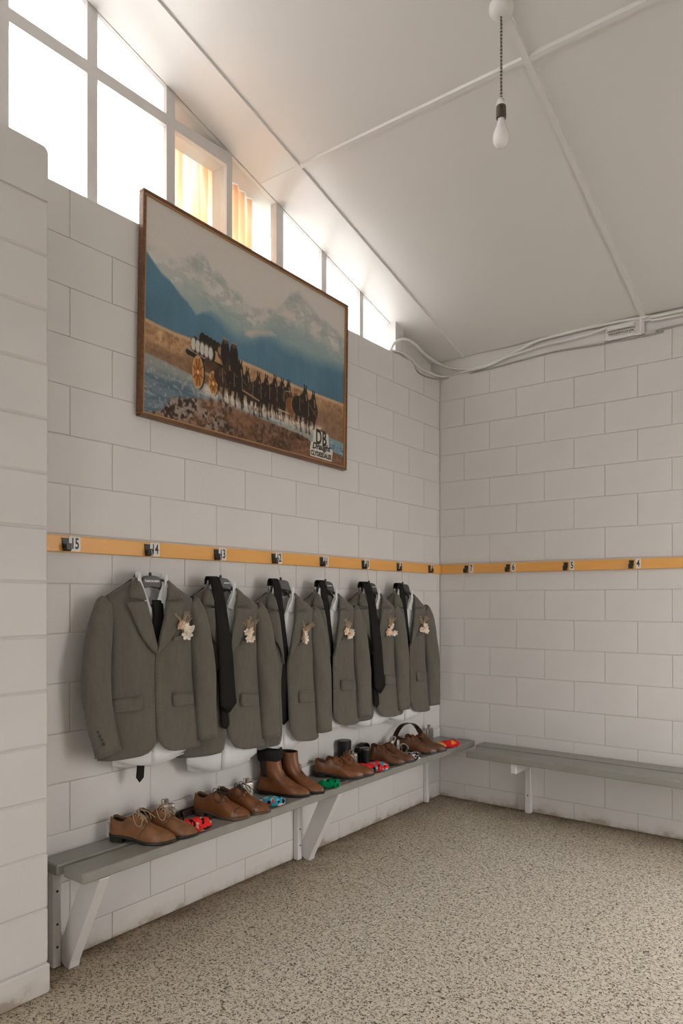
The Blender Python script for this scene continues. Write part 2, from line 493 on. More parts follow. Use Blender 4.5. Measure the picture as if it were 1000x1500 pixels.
def batten(x0, x1, y0, y1, w, t, along):
    m = MB()
    prof = [(-w / 2, 0), (-w / 2 * .8, -t), (w / 2 * .8, -t), (w / 2, 0)]
    rows = []
    if along == 'y':
        for y in (y0, y1): rows.append([(x0 + a, y, ceil_z(y) + b) for a, b in prof])
    else:
        for x in (x0, x1): rows.append([(x, y0 + a, ceil_z(y0 + a) + b) for a, b in prof])
    m.grid(rows, 0, True, True)
    m.build('cover_batten', 'ceiling_paint', ceiling)
batten(.19, .19, YF, 0, .024, .011, 'y'); batten(1.437, 1.437, YF, 0, .034, .017, 'y'); batten(2.68, 2.68, YF, 0, .034, .010, 'y')
batten(.2, 1.43, -1.825, -1.825, .024, .011, 'x'); batten(1.45, XR, -1.825, -1.825, .026, .015, 'x'); batten(-.085, .18, -1.825, -1.825, .016, .002, 'x')
batten(-.085, XR, -4.24, -4.24, .024, .007, 'x')

# ------------------------------------------------------------------ clerestory window
WX = -.09
mb = MB(); mb.box((-.19, YF, SILL - .03), (WX, -.40, SILL - .002)); win = struct(mb.build('window_1', 'window_paint'))
mull = [(-5.4, -5.35), (-4.98, -4.93), (-4.56, -4.51), (-4.14, -4.09), (-3.72, -3.67), (-3.302, -3.236), (-2.891, -2.841), (-2.466, -2.416), (-2.075, -2.036), (-1.693, -1.635), (-1.288, -1.241), (-.891, -.852), (-.535, -.43)]
M3 = 8
for i, (a, b) in enumerate(mull):
    m = MB(); dep = -.20 if i == M3 else -.135
    fr = WX if i < len(mull) - 1 else WX + .045
    m.prism([(a, SILL), (b, SILL), (b, ceil_z(b) + .004), (a, ceil_z(a) + .004)], dep, fr)
    m.build('mullion', 'window_paint', win)
TZ0, TZ1 = 3.703, 3.757
for i in range(M3):
    a, b = mull[i][1], mull[i + 1][0]
    m = MB()
    if i == M3 - 1:
        zz = 3.775
        m.prism([(a, 3.706), (b, 3.706), (b, min(zz, ceil_z(b))), (a, 3.758)], -.20, WX)
    else: m.box((-.13, a, TZ0), (WX, b, TZ1))
    m.build('transom', 'window_paint', win)
# filler board from the last post to the corner
m = MB(); m.prism([(-.43, SILL - .1), (.012, SILL - .1), (.012, ceil_z(0)), (-.43, ceil_z(-.43))], -.13, WX + .006); m.build('filler_board', 'plate_paint', win)
def pane(y0, y1, z0, z1a, z1b, mat, x=-.105):
    m = MB(); m.prism([(y0 - .004, z0 - .004), (y1 + .004, z0 - .004), (y1 + .004, z1b), (y0 - .004, z1a)], x - .004, x)
    m.build('pane', mat, win)
for i in range(len(mull) - 1):
    a, b = mull[i][1], mull[i + 1][0]
    mat = 'clear' if i in (M3 - 1, M3) else 'frosted'
    ca, cb = ceil_z(a) + .004, ceil_z(b) + .004
    if i < M3:
        pane(a, b, SILL, TZ0 + .006, TZ0 + .006, mat, -.112)
        pane(a, b, TZ1 - .006, ca, max(cb, TZ1 + .01), mat, -.112)
    else: pane(a, b, SILL, ca, cb, mat, -.112)

# warm corrugated fibreglass sheet standing just outside the clear panes
m = MB(); rows = []
yy = np.linspace(-2.50, -1.755, 150)
for zf in (0, .5, 1):
    r = []
    for y in yy:
        zt = ceil_z(y) - .005
        r.append((-.216 + .009 * math.sin((y + 2.5) * 2 * PI / .055), y, lerp(2.6, zt, zf)))
    rows.append(r)
m.grid(rows)
o = solidify(m.build('corrugated_sheet', 'fibreglass', None, True), .0025, 0)
tag(o, 'cream and orange corrugated fibreglass sheet standing outside the clear window panes', 'sheet')

# ------------------------------------------------------------------ benches
def plank(name, parent, a, b, mat='bench_grey'):
    m = MB(); m.box(a, b, bev=.004); return m.build(name, mat, parent)
BZ = .44
bench = empty('wall_bench', (0, -1.6, 0), label='grey slatted wall bench below the jackets, carrying the shoes', cat='bench')
def bplank(par, x0, x1, y0, y1):
    ox, oy, oz = par.location
    return plank('seat_plank', par, (x0 - ox, y0 - oy, BZ - .040 - oz), (x1 - ox, y1 - oy, BZ - oz))
bplank(bench, .014, .134, -3.168, -.012); bplank(bench, .160, .288, -3.158, -.005)
plank('gap_shade_strip', bench, (.1345, -1.50, BZ - .036), (.1595, 1.53, BZ - .010), 'gap_shade')  # dark strip added to stand for the shade in the plank gap
def bracket_left(y, post_w=.035):
    oy = bench.location[1]
    post = MB(); post.box((.001, y - oy, 0.0), (.036, y + post_w - oy, BZ - .042), bev=.003)
    p = post.build('bracket_post', 'white_paint', bench)
    for zz in (.08, .17, .3):
        m = MB(); m.lathe([(.0, 0), (.005, 0), (.005, .002), (0, .002)], 8)
        me = m.mesh('screw_head', 'black_metal'); me.transform(Matrix.Rotation(R(90), 4, 'Y'))
        link('screw_head', me, p, (.036, y + post_w / 2 - oy, zz))
    y2 = y + post_w + .002
    poly = [(.030, .018), (.052, .004), (.085, .0), (.093, .028), (.286, BZ - .046), (.286, BZ - .041), (.178, BZ - .041), (.178, BZ - .046), (.022, .075)]
    m = MB(); m.prism(poly, y2 - oy, y2 + .045 - oy, 'xz'); m.build('bracket_brace', 'white_paint', bench)
    m = MB(); m.box((.048, y2 - oy, BZ - .085), (.19, y2 + .04 - oy, BZ - .041), bev=.003); m.build('bracket_arm', 'white_paint', bench)
bracket_left(-3.125); bracket_left(-1.655)
m = MB(); m.box((.001, -.235 + 1.6, 0), (.03, -.205 + 1.6, BZ - .042), bev=.003); m.build('bracket_post', 'white_paint', bench)
# batten against the wall behind the shoes
m = MB(); m.box((.0012, -2.86, BZ + .001), (.013, -.02, BZ + .063), bev=.003); struct(m.build('trim_2', 'white_paint'))

bench2 = empty('wall_bench', (1.9, -.2, 0), label='empty grey slatted bench running along the back wall', cat='bench')
bplank(bench2, .365, 3.35, -.152, -.014); bplank(bench2, .415, 3.35, -.388, -.184)
plank('gap_shade_strip', bench2, (.42 - 1.9, -.1835 + .2, BZ - .036), (3.34 - 1.9, -.1525 + .2, BZ - .010), 'gap_shade')  # same added strip, painting the gap shade on the back bench
for x in (.70, 2.1, 3.2):
    m = MB(); m.box((x - .02 - 1.9, -.042 + .2, 0), (x + .02 - 1.9, -.001 + .2, BZ - .042), bev=.003); p = m.build('bracket_post', 'white_paint', bench2)
    m = MB(); m.lathe([(.0, 0), (.005, 0), (.005, .002), (0, .002)], 8); me = m.mesh('screw_head', 'black_metal'); me.transform(Matrix.Rotation(R(90), 4, 'X'))
    link('screw_head', me, p, (x - 1.9, -.042 + .2, .12))
    m = MB(); m.box((x + .022 - 1.9, -.37 + .2, BZ - .105), (x + .058 - 1.9, -.001 + .2, BZ - .041), bev=.003); m.build('bracket_arm', 'white_paint', bench2)

# ------------------------------------------------------------------ coat rails
RZ0, RZ1 = 1.638, 1.704
def digits(txt, hgt):
    return text_mesh(txt, hgt / .70, .0006, .62, .0012)
def make_rail(face, lo, hi, pegs, label):
    m = MB()
    if face == 'L': m.box((.0012, lo, RZ0), (.021, hi, RZ1), bev=.003)
    else: m.box((lo, -.021, RZ0), (hi, -.0012, RZ1), bev=.003)
    rail = tag(m.build('coat_rail', 'rail'), label, 'coat rail')
    def P(a, d, z): return (.021 + d, a, z) if face == 'L' else (a, -.021 - d, z)
    for a, txt in pegs:
        hk = MB(); w = .015
        prof = [(-.002, .026), (.004, .026), (.0045, -.012), (.022, -.016), (.026, .004), (.031, .004), (.030, -.022), (.024, -.027), (-.002, -.027)]
        rows = []
        for s, ww in ((-1, 1), (1, 1)):
            rows.append([P(a + s * w * (1.0 if d < .01 and z > 0 else .72), d, 1.668 + z) for d, z in prof])
        hk.grid(rows, 0, True, True); hk.build('coat_hook', 'black_metal', rail)
        b = a + (.043 if face == 'L' else .040)
        wpl, hpl = (.026 if len(txt) == 2 else .015), .030
        pl = MB(); cpts = []
        for (cx, cz, a0) in ((wpl - .006, hpl - .006, 0), (-wpl + .006, hpl - .006, 90), (-wpl + .006, -hpl + .006, 180), (wpl - .006, -hpl + .006, 270)):
            for q in range(4): cpts.append((cx + .006 * math.cos(R(a0 + q * 30)), cz + .006 * math.sin(R(a0 + q * 30))))
        V = [P(b + x, d, 1.672 + z) for d in (-.0005, .002) for x, z in cpts]; n = len(cpts)
        pl.add(V, [tuple(range(n)), tuple(range(2 * n - 1, n - 1, -1))] + [(i, (i + 1) % n, n + (i + 1) % n, n + i) for i in range(n)])
        plo = pl.build('number_plate', 'plate_white', rail)
        me = digits(txt, .043); me.transform(ROT_L if face == 'L' else ROT_B); me.materials.clear(); me.materials.append(MAT['ink_black'])
        link('numeral', me, plo, P(b, .0022, 1.672))
    return rail
HY = [-3.065, -2.666, -2.254, -1.841, -1.432, -1.014, -.61, -.192]
make_rail('L', -3.227, -.002, list(zip(HY, ['15', '14', '13', '12', '11', '10', '9', '8'])), 'orange coat rail with hooks numbered 15 to 8, above the jackets')
make_rail('B', .0225, 3.2, [(.229, '7'), (.549, '6'), (.956, '5'), (1.371, '4'), (1.80, '3'), (2.22, '2'), (2.64, '1')], 'orange coat rail with black hooks on the back wall, nothing hanging from it')

# ------------------------------------------------------------------ pendant lamp
cx, cy = 1.428, -2.055; zc = ceil_z(cy)
lamp = empty('pendant_lamp', (cx, cy, zc), label='bare white bulb hanging on a twisted flex from the ceiling', cat='lamp')
m = MB(); m.lathe([(0, .012), (.046, .012), (.048, 0), (.047, -.016), (.040, -.028), (.026, -.036), (.010, -.040), (0, -.040)], 28); m.build('ceiling_rose', 'rose_white', lamp, True)
m = MB()
for ph in (0, PI):
    m.tube([(.0026 * math.cos(ph + t * 2 * PI * 14), .0026 * math.sin(ph + t * 2 * PI * 14), -.036 - t * .34) for t in np.linspace(0, 1, 200)], .0027, 5)
m.build('twisted_flex', 'flex', lamp, True)
m = MB(); m.lathe([(0, -.358), (.008, -.360), (.015, -.372), (.019, -.384), (.019, -.392), (0, -.392)], 20); m.build('holder_cap', 'rose_white', lamp, True)
m = MB(); m.lathe([(0, -.390), (.0185, -.390), (.0195, -.400), (.0200, -.436), (.0185, -.441), (0, -.441)], 20); m.build('lamp_holder', 'holder_dark', lamp, True)
m = MB(); m.lathe([(0, -.438), (.013, -.438), (.0145, -.450), (.019, -.468), (.026, -.486), (.0315, -.502), (.033, -.518), (.030, -.534), (.022, -.547), (.011, -.554), (0, -.556)], 28); m.build('bulb', 'bulb_white', lamp, True)

# ------------------------------------------------------------------ cables and terminal strip on the back wall
_f, _yaw = 1050.308, R(37.12)
_fw = Vector((-math.sin(_yaw), math.cos(_yaw), 0)); _rt = Vector((math.cos(_yaw), math.sin(_yaw), 0)); _C = Vector((2.6293, -4.6822, 1.4458))
def wallpt(px, py, axis, val):
    """survey a point on a wall plane from where it shows"""
    d = _fw * _f + _rt * (px - 500) + Vector((0, 0, 879.03 - py)); t = (val - _C[axis]) / d[axis]; return _C + d * t
def cable(name, left, back, r, mat, label, xl=-.02, yb=-.014):
    pts = [wallpt(a, b, 0, xl + c) for a, b, c in left] + [wallpt(a, b, 1, yb) for a, b in back]
    last = pts[-1]; pts.append(Vector((3.3, yb, last.z + .01)))
    m = MB(); m.tube(catmull(pts, 5), r, 8)
    return tag(m.build(name, mat, None, True), label, 'cable')
cable('cable', [(571, 515, -.02), (577, 503, .0), (591, 497, .01), (606, 503, .03), (622, 519, .035)], [(643, 533), (662, 539), (690, 540), (723, 531), (755, 515.5), (784, 500), (827, 488.5), (863, 479.5), (892, 474), (946, 464), (1000, 454.5)], .0105, 'cable_white', 'thick white cable arching out of the window corner, highest on the back wall')
cable('cable', [(569, 514, -.02), (584, 515, .005), (600, 524, .02), (616, 540, .035)], [(647, 552), (676, 545), (716, 535.5), (737, 525), (759, 517.5), (795, 506), (834, 497.5), (870, 487), (892, 479), (950, 468), (1000, 460)], .0075, 'cable_white', 'thinner white cable running just below the thick arching cable')
cable('cable', [(572, 516, .0), (585, 518, .006), (602, 532, .012), (618, 549, .03)], [(650, 555), (712, 541.5), (759, 529), (809, 516), (863, 507), (892, 502), (939, 493), (971, 485.5), (1000, 475)], .006, 'cable_grey', 'thin grey cable lying along the top edge of the back wall blocks', yb=-.007)
tb = empty('terminal_strip', (1.327, -.012, 3.145), label='white slotted electrical terminal strip high on the back wall', cat='terminal strip')
m = MB(); m.box((-.118, -.004, -.048), (.118, .011, .046), bev=.002); m.build('base_plate', 'plate_paint', tb)
m = MB(); m.box((-.100, -.030, .006), (.062, -.004, .036), bev=.004); m.build('cover', 'plate_white', tb)
for i in range(14):
    m = MB(); m.box((-.094 + i * .0112, -.020, -.026), (-.086 + i * .0112, -.004, -.004), bev=.001); m.build('terminal', 'cable_white', tb)
    m = MB(); m.box((-.0925 + i * .0112, -.0208, -.022), (-.0875 + i * .0112, -.0195, -.012)); m.build('terminal_slot', 'ink_black', tb)
m = MB(); m.box((-.104, -.006, -.004), (.064, -.0035, .006)); m.build('slot_shadow_strip', 'cable_grey', tb)
m = MB(); m.box((.094, -.018, -.050), (.104, -.004, .050), bev=.001); m.box((.070, -.016, -.054), (.104, -.004, -.046), bev=.001); m.build('bracket', 'cable_white', tb)
m = MB(); m.box((-.122, -.016, -.056), (-.098, -.004, -.048), bev=.001); m.build('bracket', 'cable_grey', tb)

# ------------------------------------------------------------------ framed photograph
PY0, PY1, PZ0, PZ1 = -2.704, -1.193, 2.243, 3.248
pic = empty('framed_picture', (.012, (PY0 + PY1) / 2, (PZ0 + PZ1) / 2), label='large wood framed landscape print of a horse wagon under mountains', cat='picture')
W, H = PY1 - PY0, PZ1 - PZ0
pic.rotation_euler = (-R(1.0), 0, 0)
FWID = .016
m = MB(); m.box((-.010, -W / 2 + .004, -H / 2 + .004), (.010, W / 2 - .004, H / 2 - .004)); m.build('backing_board', 'frame', pic)
for nm, a, b in (('frame_rail', (-W / 2, -H / 2), (W / 2, -H / 2 + FWID)), ('frame_rail', (-W / 2, H / 2 - FWID), (W / 2, H / 2)), ('frame_stile', (-W / 2, -H / 2 + FWID), (-W / 2 + FWID, H / 2 - FWID)), ('frame_stile', (W / 2 - FWID, -H / 2 + FWID), (W / 2, H / 2 - FWID))):
    m = MB(); m.box((-.010, a[0], a[1]), (.026, b[0], b[1]), bev=.004); m.build(nm, 'frame', pic)
i0, i1 = FWID, FWID + .005
m = MB()
for a, b in (((-W / 2 + i0, -H / 2 + i0), (W / 2 - i0, -H / 2 + i1)), ((-W / 2 + i0, H / 2 - i1), (W / 2 - i0, H / 2 - i0)), ((-W / 2 + i0, -H / 2 + i1), (-W / 2 + i1, H / 2 - i1)), ((W / 2 - i1, -H / 2 + i1), (W / 2 - i0, H / 2 - i1))):
    m.box((.010, a[0], a[1]), (.021, b[0], b[1]))
m.build('frame_bead', 'frame_bead', pic)

def paint_picture(nx, ny):
    """the flat print, computed on a grid: s to the right, t downwards; sRGB 0..255"""
    rng = np.random.default_rng(3)
    s, t = np.meshgrid(np.linspace(0, 1, nx), np.linspace(0, 1, ny))
    def vnoise(fx, fy, oct=4, seed=0):
        out = np.zeros_like(s); amp = 1; tot = 0
        r = np.random.default_rng(seed)
        for o in range(oct):
            gx, gy = max(2, int(fx * 2 ** o) + 2), max(2, int(fy * 2 ** o) + 2)
            g = r.random((gy, gx))
            X = s * (gx - 1.001); Y = t * (gy - 1.001); xi = X.astype(int); yi = Y.astype(int); fxx = X - xi; fyy = Y - yi
            fxx = fxx * fxx * (3 - 2 * fxx); fyy = fyy * fyy * (3 - 2 * fyy)
            out += amp * ((g[yi, xi] * (1 - fxx) + g[yi, xi + 1] * fxx) * (1 - fyy) + (g[yi + 1, xi] * (1 - fxx) + g[yi + 1, xi + 1] * fxx) * fyy)
            tot += amp; amp *= .55
        return out / tot
    col = np.zeros((ny, nx, 3))
    def put(mask, c, a=1.0):
        mm = (np.clip(mask, 0, 1) * a)[..., None]
        col[:] = col * (1 - mm) + np.asarray(c, float) * mm
    def soft(d, w=.004): return np.clip(d / w + .5, 0, 1)
    def line(pts): return np.interp(s, [p[0] for p in pts], [p[1] for p in pts])
    n1 = vnoise(8, 6, 5, 1); n2 = vnoise(30, 22, 4, 2); n3 = vnoise(90, 60, 3, 4); nv = vnoise(30, 5, 4, 8)
    col[:] = np.array([186, 180, 172.]) - (t * 12)[..., None]
    # far snowy range
    ridge = line([(0, .17), (.05, .20), (.11, .225), (.16, .20), (.20, .155), (.225, .132), (.25, .150), (.275, .20), (.30, .185), (.35, .225), (.40, .245), (.45, .285), (.50, .27), (.55, .235), (.58, .225), (.62, .17), (.66, .10), (.71, .055), (.74, .075), (.78, .11), (.83, .14), (.90, .155), (.95, .17), (1, .20)]) + (n2 - .5) * .035
    far = soft(t - ridge, .02)
    put(far, (168, 166, 160)); 
    depth = np.clip((t - ridge) / .25, 0, 1)
    put(far * depth, (142, 156, 152), .75)
    rock = soft(nv + .6 * (n2 - .5) - .56, .12) * far
    put(rock * np.clip(1.3 - depth, 0, 1), (146, 146, 144), .55)
    snow = soft(vnoise(14, 18, 5, 5) - .53, .08) * far * np.clip(1 - abs(t - ridge - .09) / .13, 0, 1)
    put(snow, (192, 184, 176), .75)
    rid = 1 - abs(2 * vnoise(10, 14, 5, 21) - 1)
    put(soft(rid - .80, .10) * far * soft(t - ridge - .02, .03) * soft(ridge + .26 - t, .08) * soft(s - .2, .1), (124, 132, 130), .4)
    for (cx, cy, rx, ry, a) in ((.27, .26, .035, .025, .7), (.33, .31, .06, .035, .8), (.40, .30, .05, .02, .6), (.64, .195, .06, .018, .7), (.73, .10, .03, .03, .6), (.80, .23, .05, .03, .5)):
        put(np.exp(-(((s - cx) / rx) ** 2 + ((t - cy - .3 * (s - cx)) / ry) ** 2)) * soft(n2 + .5 * (rid - .8) - .50, .14), (186, 172, 162), a * .6)
    # cloud band on the left range
    band = np.exp(-((t - (.205 + .34 * np.clip(s - .06, 0, 1))) / .030) ** 2) * np.clip(1 - s / .36, 0, 1)
    put(band, (190, 182, 172), .8)
    sn2 = np.exp(-(((t - .30 - .05 * np.sin(s * 30)) / .045) ** 2)) * soft(s - .33, .06) * soft(.56 - s, .06) * soft(n2 - .47, .08)
    put(sn2, (186, 176, 166), .9)
    sn3 = np.exp(-(((t - .225) / .03) ** 2)) * soft(s - .60, .05) * soft(.76 - s, .05) * soft(n2 - .45, .08); put(sn3, (190, 180, 170), .8)
    # middle blue-green slopes
    mid = line([(0, .40), (.15, .40), (.22, .41), (.28, .37), (.33, .355), (.40, .40), (.48, .37), (.56, .30), (.62, .30), (.70, .30), (.78, .31), (.85, .31), (.92, .33), (1, .30)]) + (n1 - .5) * .05
    g = soft(t - mid, .10); put(g, (122, 142, 142), .75)
    sn4 = soft(t - line([(.40, .5), (.43, .425), (.50, .385), (.56, .36), (.6, .375)]), .02) * soft(line([(.40, .44), (.46, .45), (.52, .41), (.57, .385), (.6, .37)]) - t, .02) * (s > .41) * (s < .59); put(sn4, (190, 172, 156), .9)
    blue = line([(0, .245), (.02, .275), (.067, .33), (.10, .345), (.14, .388), (.17, .41), (.206, .452), (.235, .425), (.27, .415), (.31, .425), (.35, .46), (.392, .475), (.45, .455), (.50, .415), (.556, .39), (.60, .405), (.657, .42), (.72, .415), (.79, .42), (.85, .405), (.90, .40), (.97, .395), (1, .39)]) + (n2 - .5) * .03 * np.clip((s - .2) * 8, 0, 1)
    b = soft(t - blue, .016 + .07 * np.clip((s - .22) * 6, 0, 1))
    tone = (n1 - .5) * 22 + (nv - .5) * 16 + (t - blue) * -40
    put(b, (78, 110, 128)); col += (b * tone)[..., None] * np.array([.7, .9, 1.0]) 
    hz = soft(.36 - abs(t - .36) * 3.4, .2) * b * soft(.14 - s, .2); put(hz, (86, 120, 140), .4)
    # plain
    pl = line([(0, .565), (.05, .572), (.12, .578), (.2, .575), (.30, .582), (.5, .588), (.66, .604), (.8, .606), (1, .604)])
    p_ = soft(t - pl, .008)
    put(p_, (150, 116, 84)); col += (p_ * ((n2 - .5) * 70 + (n3 - .5) * 60))[..., None] * np.array([1, .88, .7])
    put(soft(.012 - abs(t - pl - .004), .01) * p_, (176, 150, 122), .8)
    put(p_ * soft(t - (.66 + .03 * n1), .05), (96, 72, 54), .55)
    # river
    rt_ = line([(0, .72), (.1, .735), (.2, .755), (.31, .795), (.48, .82), (.66, .838), (.8, .835), (.94, .846), (1, .85)])
    rb = line([(0, 1.05), (.035, .985), (.075, .965), (.11, .895), (.18, .872), (.25, .845), (.31, .832), (.48, .858), (.66, .872), (.74, .888), (.80, .905), (.87, .90), (.94, .93), (1, .945)]) + (n2 - .5) * .03
    rv = soft(t - rt_, .01) * soft(rb - t, .012)
    put(rv, (128, 130, 126)); rip = vnoise(12, 60, 4, 11)
    put(rv * soft(s - .82, .08), (98, 132, 142), .8)
    put(rv * soft(t - .80 - .1 * s, .10) * soft(.32 - s, .1), (88, 104, 114), .8); put(rv * soft(rip - .52, .1) * soft(t - .80, .06), (66, 84, 98), .7); put(rv * soft(n3 - .64, .1), (166, 158, 148), .45)
    # near bank
    bk = soft(t - rb, .012)
    put(bk, (88, 64, 48)); col += (bk * ((n2 - .5) * 60 + (n3 - .5) * 95))[..., None] * np.array([1, .85, .7])
    gr = bk * soft(.34 - s, .12) * soft(1.0 - t, .04)
    put(gr * soft(n3 - .52, .06), (138, 130, 122), .8); put(gr * soft(.42 - n3, .06), (40, 34, 30), .7)
    put(bk * soft(n1 - .56, .08), (122, 86, 62), .6)
    # spray under the team
    sp = np.exp(-(((t - (.80 + .035 * (s - .25))) / .030) ** 2)) * soft(s - .24, .03) * soft(.86 - s, .03) * soft(n3 + n2 - .92, .25)
    put(sp, (192, 180, 166), .95)
    asp = W / H
    def ell(cx, cy, rx, ry, c, a=1.0, w=.10):
        d = 1 - np.sqrt(((s - cx) / rx) ** 2 + ((t - cy) / ry) ** 2); put(soft(d, w), c, a)
    def ring(cx, cy, rx, ry, th, c):
        d = th - abs(1 - np.sqrt(((s - cx) / rx) ** 2 + ((t - cy) / ry) ** 2)); put(soft(d, .08), c)
    def seg(x0, y0, x1, y1, w, c, a=1.0):
        X = (s - x0) * asp; Y = t - y0; dx = (x1 - x0) * asp; dy = y1 - y0; L = max(1e-9, dx * dx + dy * dy)
        q = np.clip((X * dx + Y * dy) / L, 0, 1); d = np.hypot(X - q * dx, Y - q * dy); put(soft(w / 2 - d, .004), c, a)
    DK = (34, 27, 22); BR = (74, 50, 34); TN = (150, 120, 92)
    # wagon: deck, barrels, wheels, two drivers
    seg(.175, .645, .335, .665, .030, DK); seg(.17, .628, .275, .655, .010, (150, 130, 108))
    seg(.225, .69, .33, .70, .035, (84, 66, 50)); seg(.26, .66, .33, .70, .05, BR); seg(.25, .72, .335, .735, .012, TN)
    for i in range(6): ell(.235 + i * .017, .553 + .004 * i, .014, .028, DK)
    for i in range(5):
        cxx = .196 + i * .0185; cyy = .598 + .0035 * i; ell(cxx + .007, cyy, .014, .040, DK); ell(cxx, cyy, .0105, .034, (176, 170, 160)); ring(cxx, cyy, .0105, .034, .12, (90, 82, 74))
    ell(.318, .585, .020, .038, BR); ell(.312, .58, .010, .02, TN, .8)
    for cxx, cyy, rx, ry in ((.217, .727, .024, .082), (.283, .757, .019, .062)):
        ell(cxx + .006, cyy, rx, ry, DK); ell(cxx, cyy, rx, ry, (176, 142, 98)); ell(cxx, cyy, rx * .82, ry * .85, (166, 104, 48))
        for q in range(8):
            a = q * PI / 4 + .3; seg(cxx, cyy, cxx + rx * .85 * math.cos(a), cyy + ry * .85 * math.sin(a), .006, (96, 58, 28))
        ell(cxx, cyy, .005, .012, (200, 160, 110))
    for cxx, top in ((.335, .508), (.375, .512)):
        ell(cxx, top + .075, .020, .075, DK); ell(cxx, top + .012, .0085, .016, (78, 60, 46)); ell(cxx, top + .001, .013, .006, (120, 110, 98)); seg(cxx + .008, top + .05, cxx + .025, top + .11, .014, DK)
    seg(.345, .60, .40, .66, .05, DK); seg(.40, .63, .46, .68, .006, TN, .8); seg(.40, .61, .58, .66, .004, TN, .7)
    # four pairs of horses
    def horse(hx, hy, sc, c, blaze=True):
        ell(hx, hy + .075 * sc, .030 * sc, .060 * sc, c); ell(hx - .025 * sc, hy + .085 * sc, .034 * sc, .050 * sc, c)
        ell(hx + .006 * sc, hy + .020 * sc, .013 * sc, .034 * sc, c); ell(hx + .013 * sc, hy + .045 * sc, .009 * sc, .024 * sc, c)
        seg(hx + .002 * sc, hy - .005, hx + .001 * sc, hy - .030 * sc, .008 * sc, c); seg(hx + .009 * sc, hy - .003, hx + .012 * sc, hy - .028 * sc, .008 * sc, c)
        for _ in range(5):
            ax_, ay_ = hx + rng.uniform(-.04, .03) * sc, hy + rng.uniform(.03, .12) * sc; seg(ax_, ay_, ax_ + rng.uniform(-.012, .012), ay_ + rng.uniform(.01, .035), .0045, (132, 100, 72), .6)
        if blaze: seg(hx + .010 * sc, hy + .015 * sc, hx + .014 * sc, hy + .055 * sc, .006 * sc, TN)
        for k, (dx0, dx1) in enumerate(((-.012, -.018), (.004, .012), (.016, .010), (-.035, -.040))):
            seg(hx + dx0 * sc, hy + .11 * sc, hx + dx1 * sc, hy + .165 * sc, .015 * sc, c); seg(hx + dx1 * sc, hy + .165 * sc, hx + (dx1 + .004) * sc, hy + .205 * sc, .011 * sc, (120, 100, 82) if k % 2 else c)
        seg(hx - .015 * sc, hy + .05 * sc, hx + .02 * sc, hy + .10 * sc, .005, (128, 92, 60), .8); seg(hx - .022 * sc, hy + .04 * sc, hx - .02 * sc, hy + .11 * sc, .005, (150, 124, 96), .7)
    for hx, hy, sc, c in ((.345, .625, 1.0, (52, 38, 28)), (.40, .620, 1.05, DK), (.435, .640, .9, DK), (.49, .645, 1.0, (46, 34, 26)), (.53, .640, 1.0, DK), (.575, .625, 1.0, DK), (.615, .625, 1.0, (40, 30, 24)), (.650, .618, .95, DK), (.69, .655, .85, (110, 70, 42)), (.745, .618, 1.15, DK), (.795, .632, 1.1, (40, 30, 24))):
        horse(hx, hy, sc, c)
    seg(.42, .74, .50, .765, .008, TN); seg(.60, .775, .66, .78, .006, (180, 160, 130)); seg(.64, .66, .70, .645, .006, TN)
    put(sp * soft(t - .80, .02), (186, 174, 160), .5)
    col[:] += ((rng.random((ny, nx)) - .5) * 6)[..., None]
    return np.clip(col, 0, 255)
NX, NY = 560, 372
pc = paint_picture(NX, NY)
lin = np.where(pc / 255 <= .04045, pc / 255 / 12.92, ((pc / 255 + .055) / 1.055) ** 2.4)
lin = np.clip(lin * 1.28, 0, .95)
pw, ph = W - 2 * i0, H - 2 * i0
yy = np.linspace(-pw / 2, pw / 2, NX); zz = np.linspace(ph / 2, -ph / 2, NY)
Yg, Zg = np.meshgrid(yy, zz)
co = np.stack([np.full_like(Yg, .0115), Yg, Zg], -1).reshape(-1, 3)
idx = np.arange(NX * NY).reshape(NY, NX)
fc = np.stack([idx[:-1, :-1], idx[1:, :-1], idx[1:, 1:], idx[:-1, 1:]], -1).reshape(-1, 4)
me = bpy.data.meshes.new('print')
me.vertices.add(len(co)); me.vertices.foreach_set('co', co.ravel())
me.loops.add(fc.size); me.loops.foreach_set('vertex_index', fc.ravel())
me.polygons.add(len(fc)); me.polygons.foreach_set('loop_start', np.arange(0, fc.size, 4))
me.update(calc_edges=True)
ca = me.color_attributes.new('print', 'FLOAT_COLOR', 'POINT')
ca.data.foreach_set('color', np.concatenate([lin.reshape(-1, 3), np.ones((NX * NY, 1))], 1).ravel())
me.materials.append(MAT['print']); link('print', me, pic)
# printed emblem in the corner of the print
def picpt(s, t, d): return (d, -pw / 2 + s * pw, ph / 2 - t * ph)
m = MB()
for poly in ([(.806, .822), (.896, .826), (.902, .900), (.925, .915), (.925, .935), (.918, .985), (.786, .982), (.784, .935), (.790, .900), (.800, .895)],):
    m.prism([(-pw / 2 + a * pw, ph / 2 - b * ph) for a, b in poly], .0113, .0119)
lg = m.build('emblem', 'print_cream', pic)
for txt, (a, b), size, sx, bold in (('D', (.836, .863), .118, .62, .004), ('B', (.871, .864), .118, .62, .004), ('Draught', (.855, .915), .050, .98, .0022), ('CLYDESDALES', (.852, .962), .037, .80, .0018)):
    tm = text_mesh(txt, size, .0003, sx, bold)
    if txt == 'Draught': tm.transform(Matrix(((1, .25, 0, 0), (0.04, 1, 0, 0), (0, 0, 1, 0), (0, 0, 0, 1))))
    tm.transform(ROT_L); tm.materials.clear(); tm.materials.append(MAT['ink_black'])
    link('emblem_lettering', tm, lg, picpt(a, b, .0122))

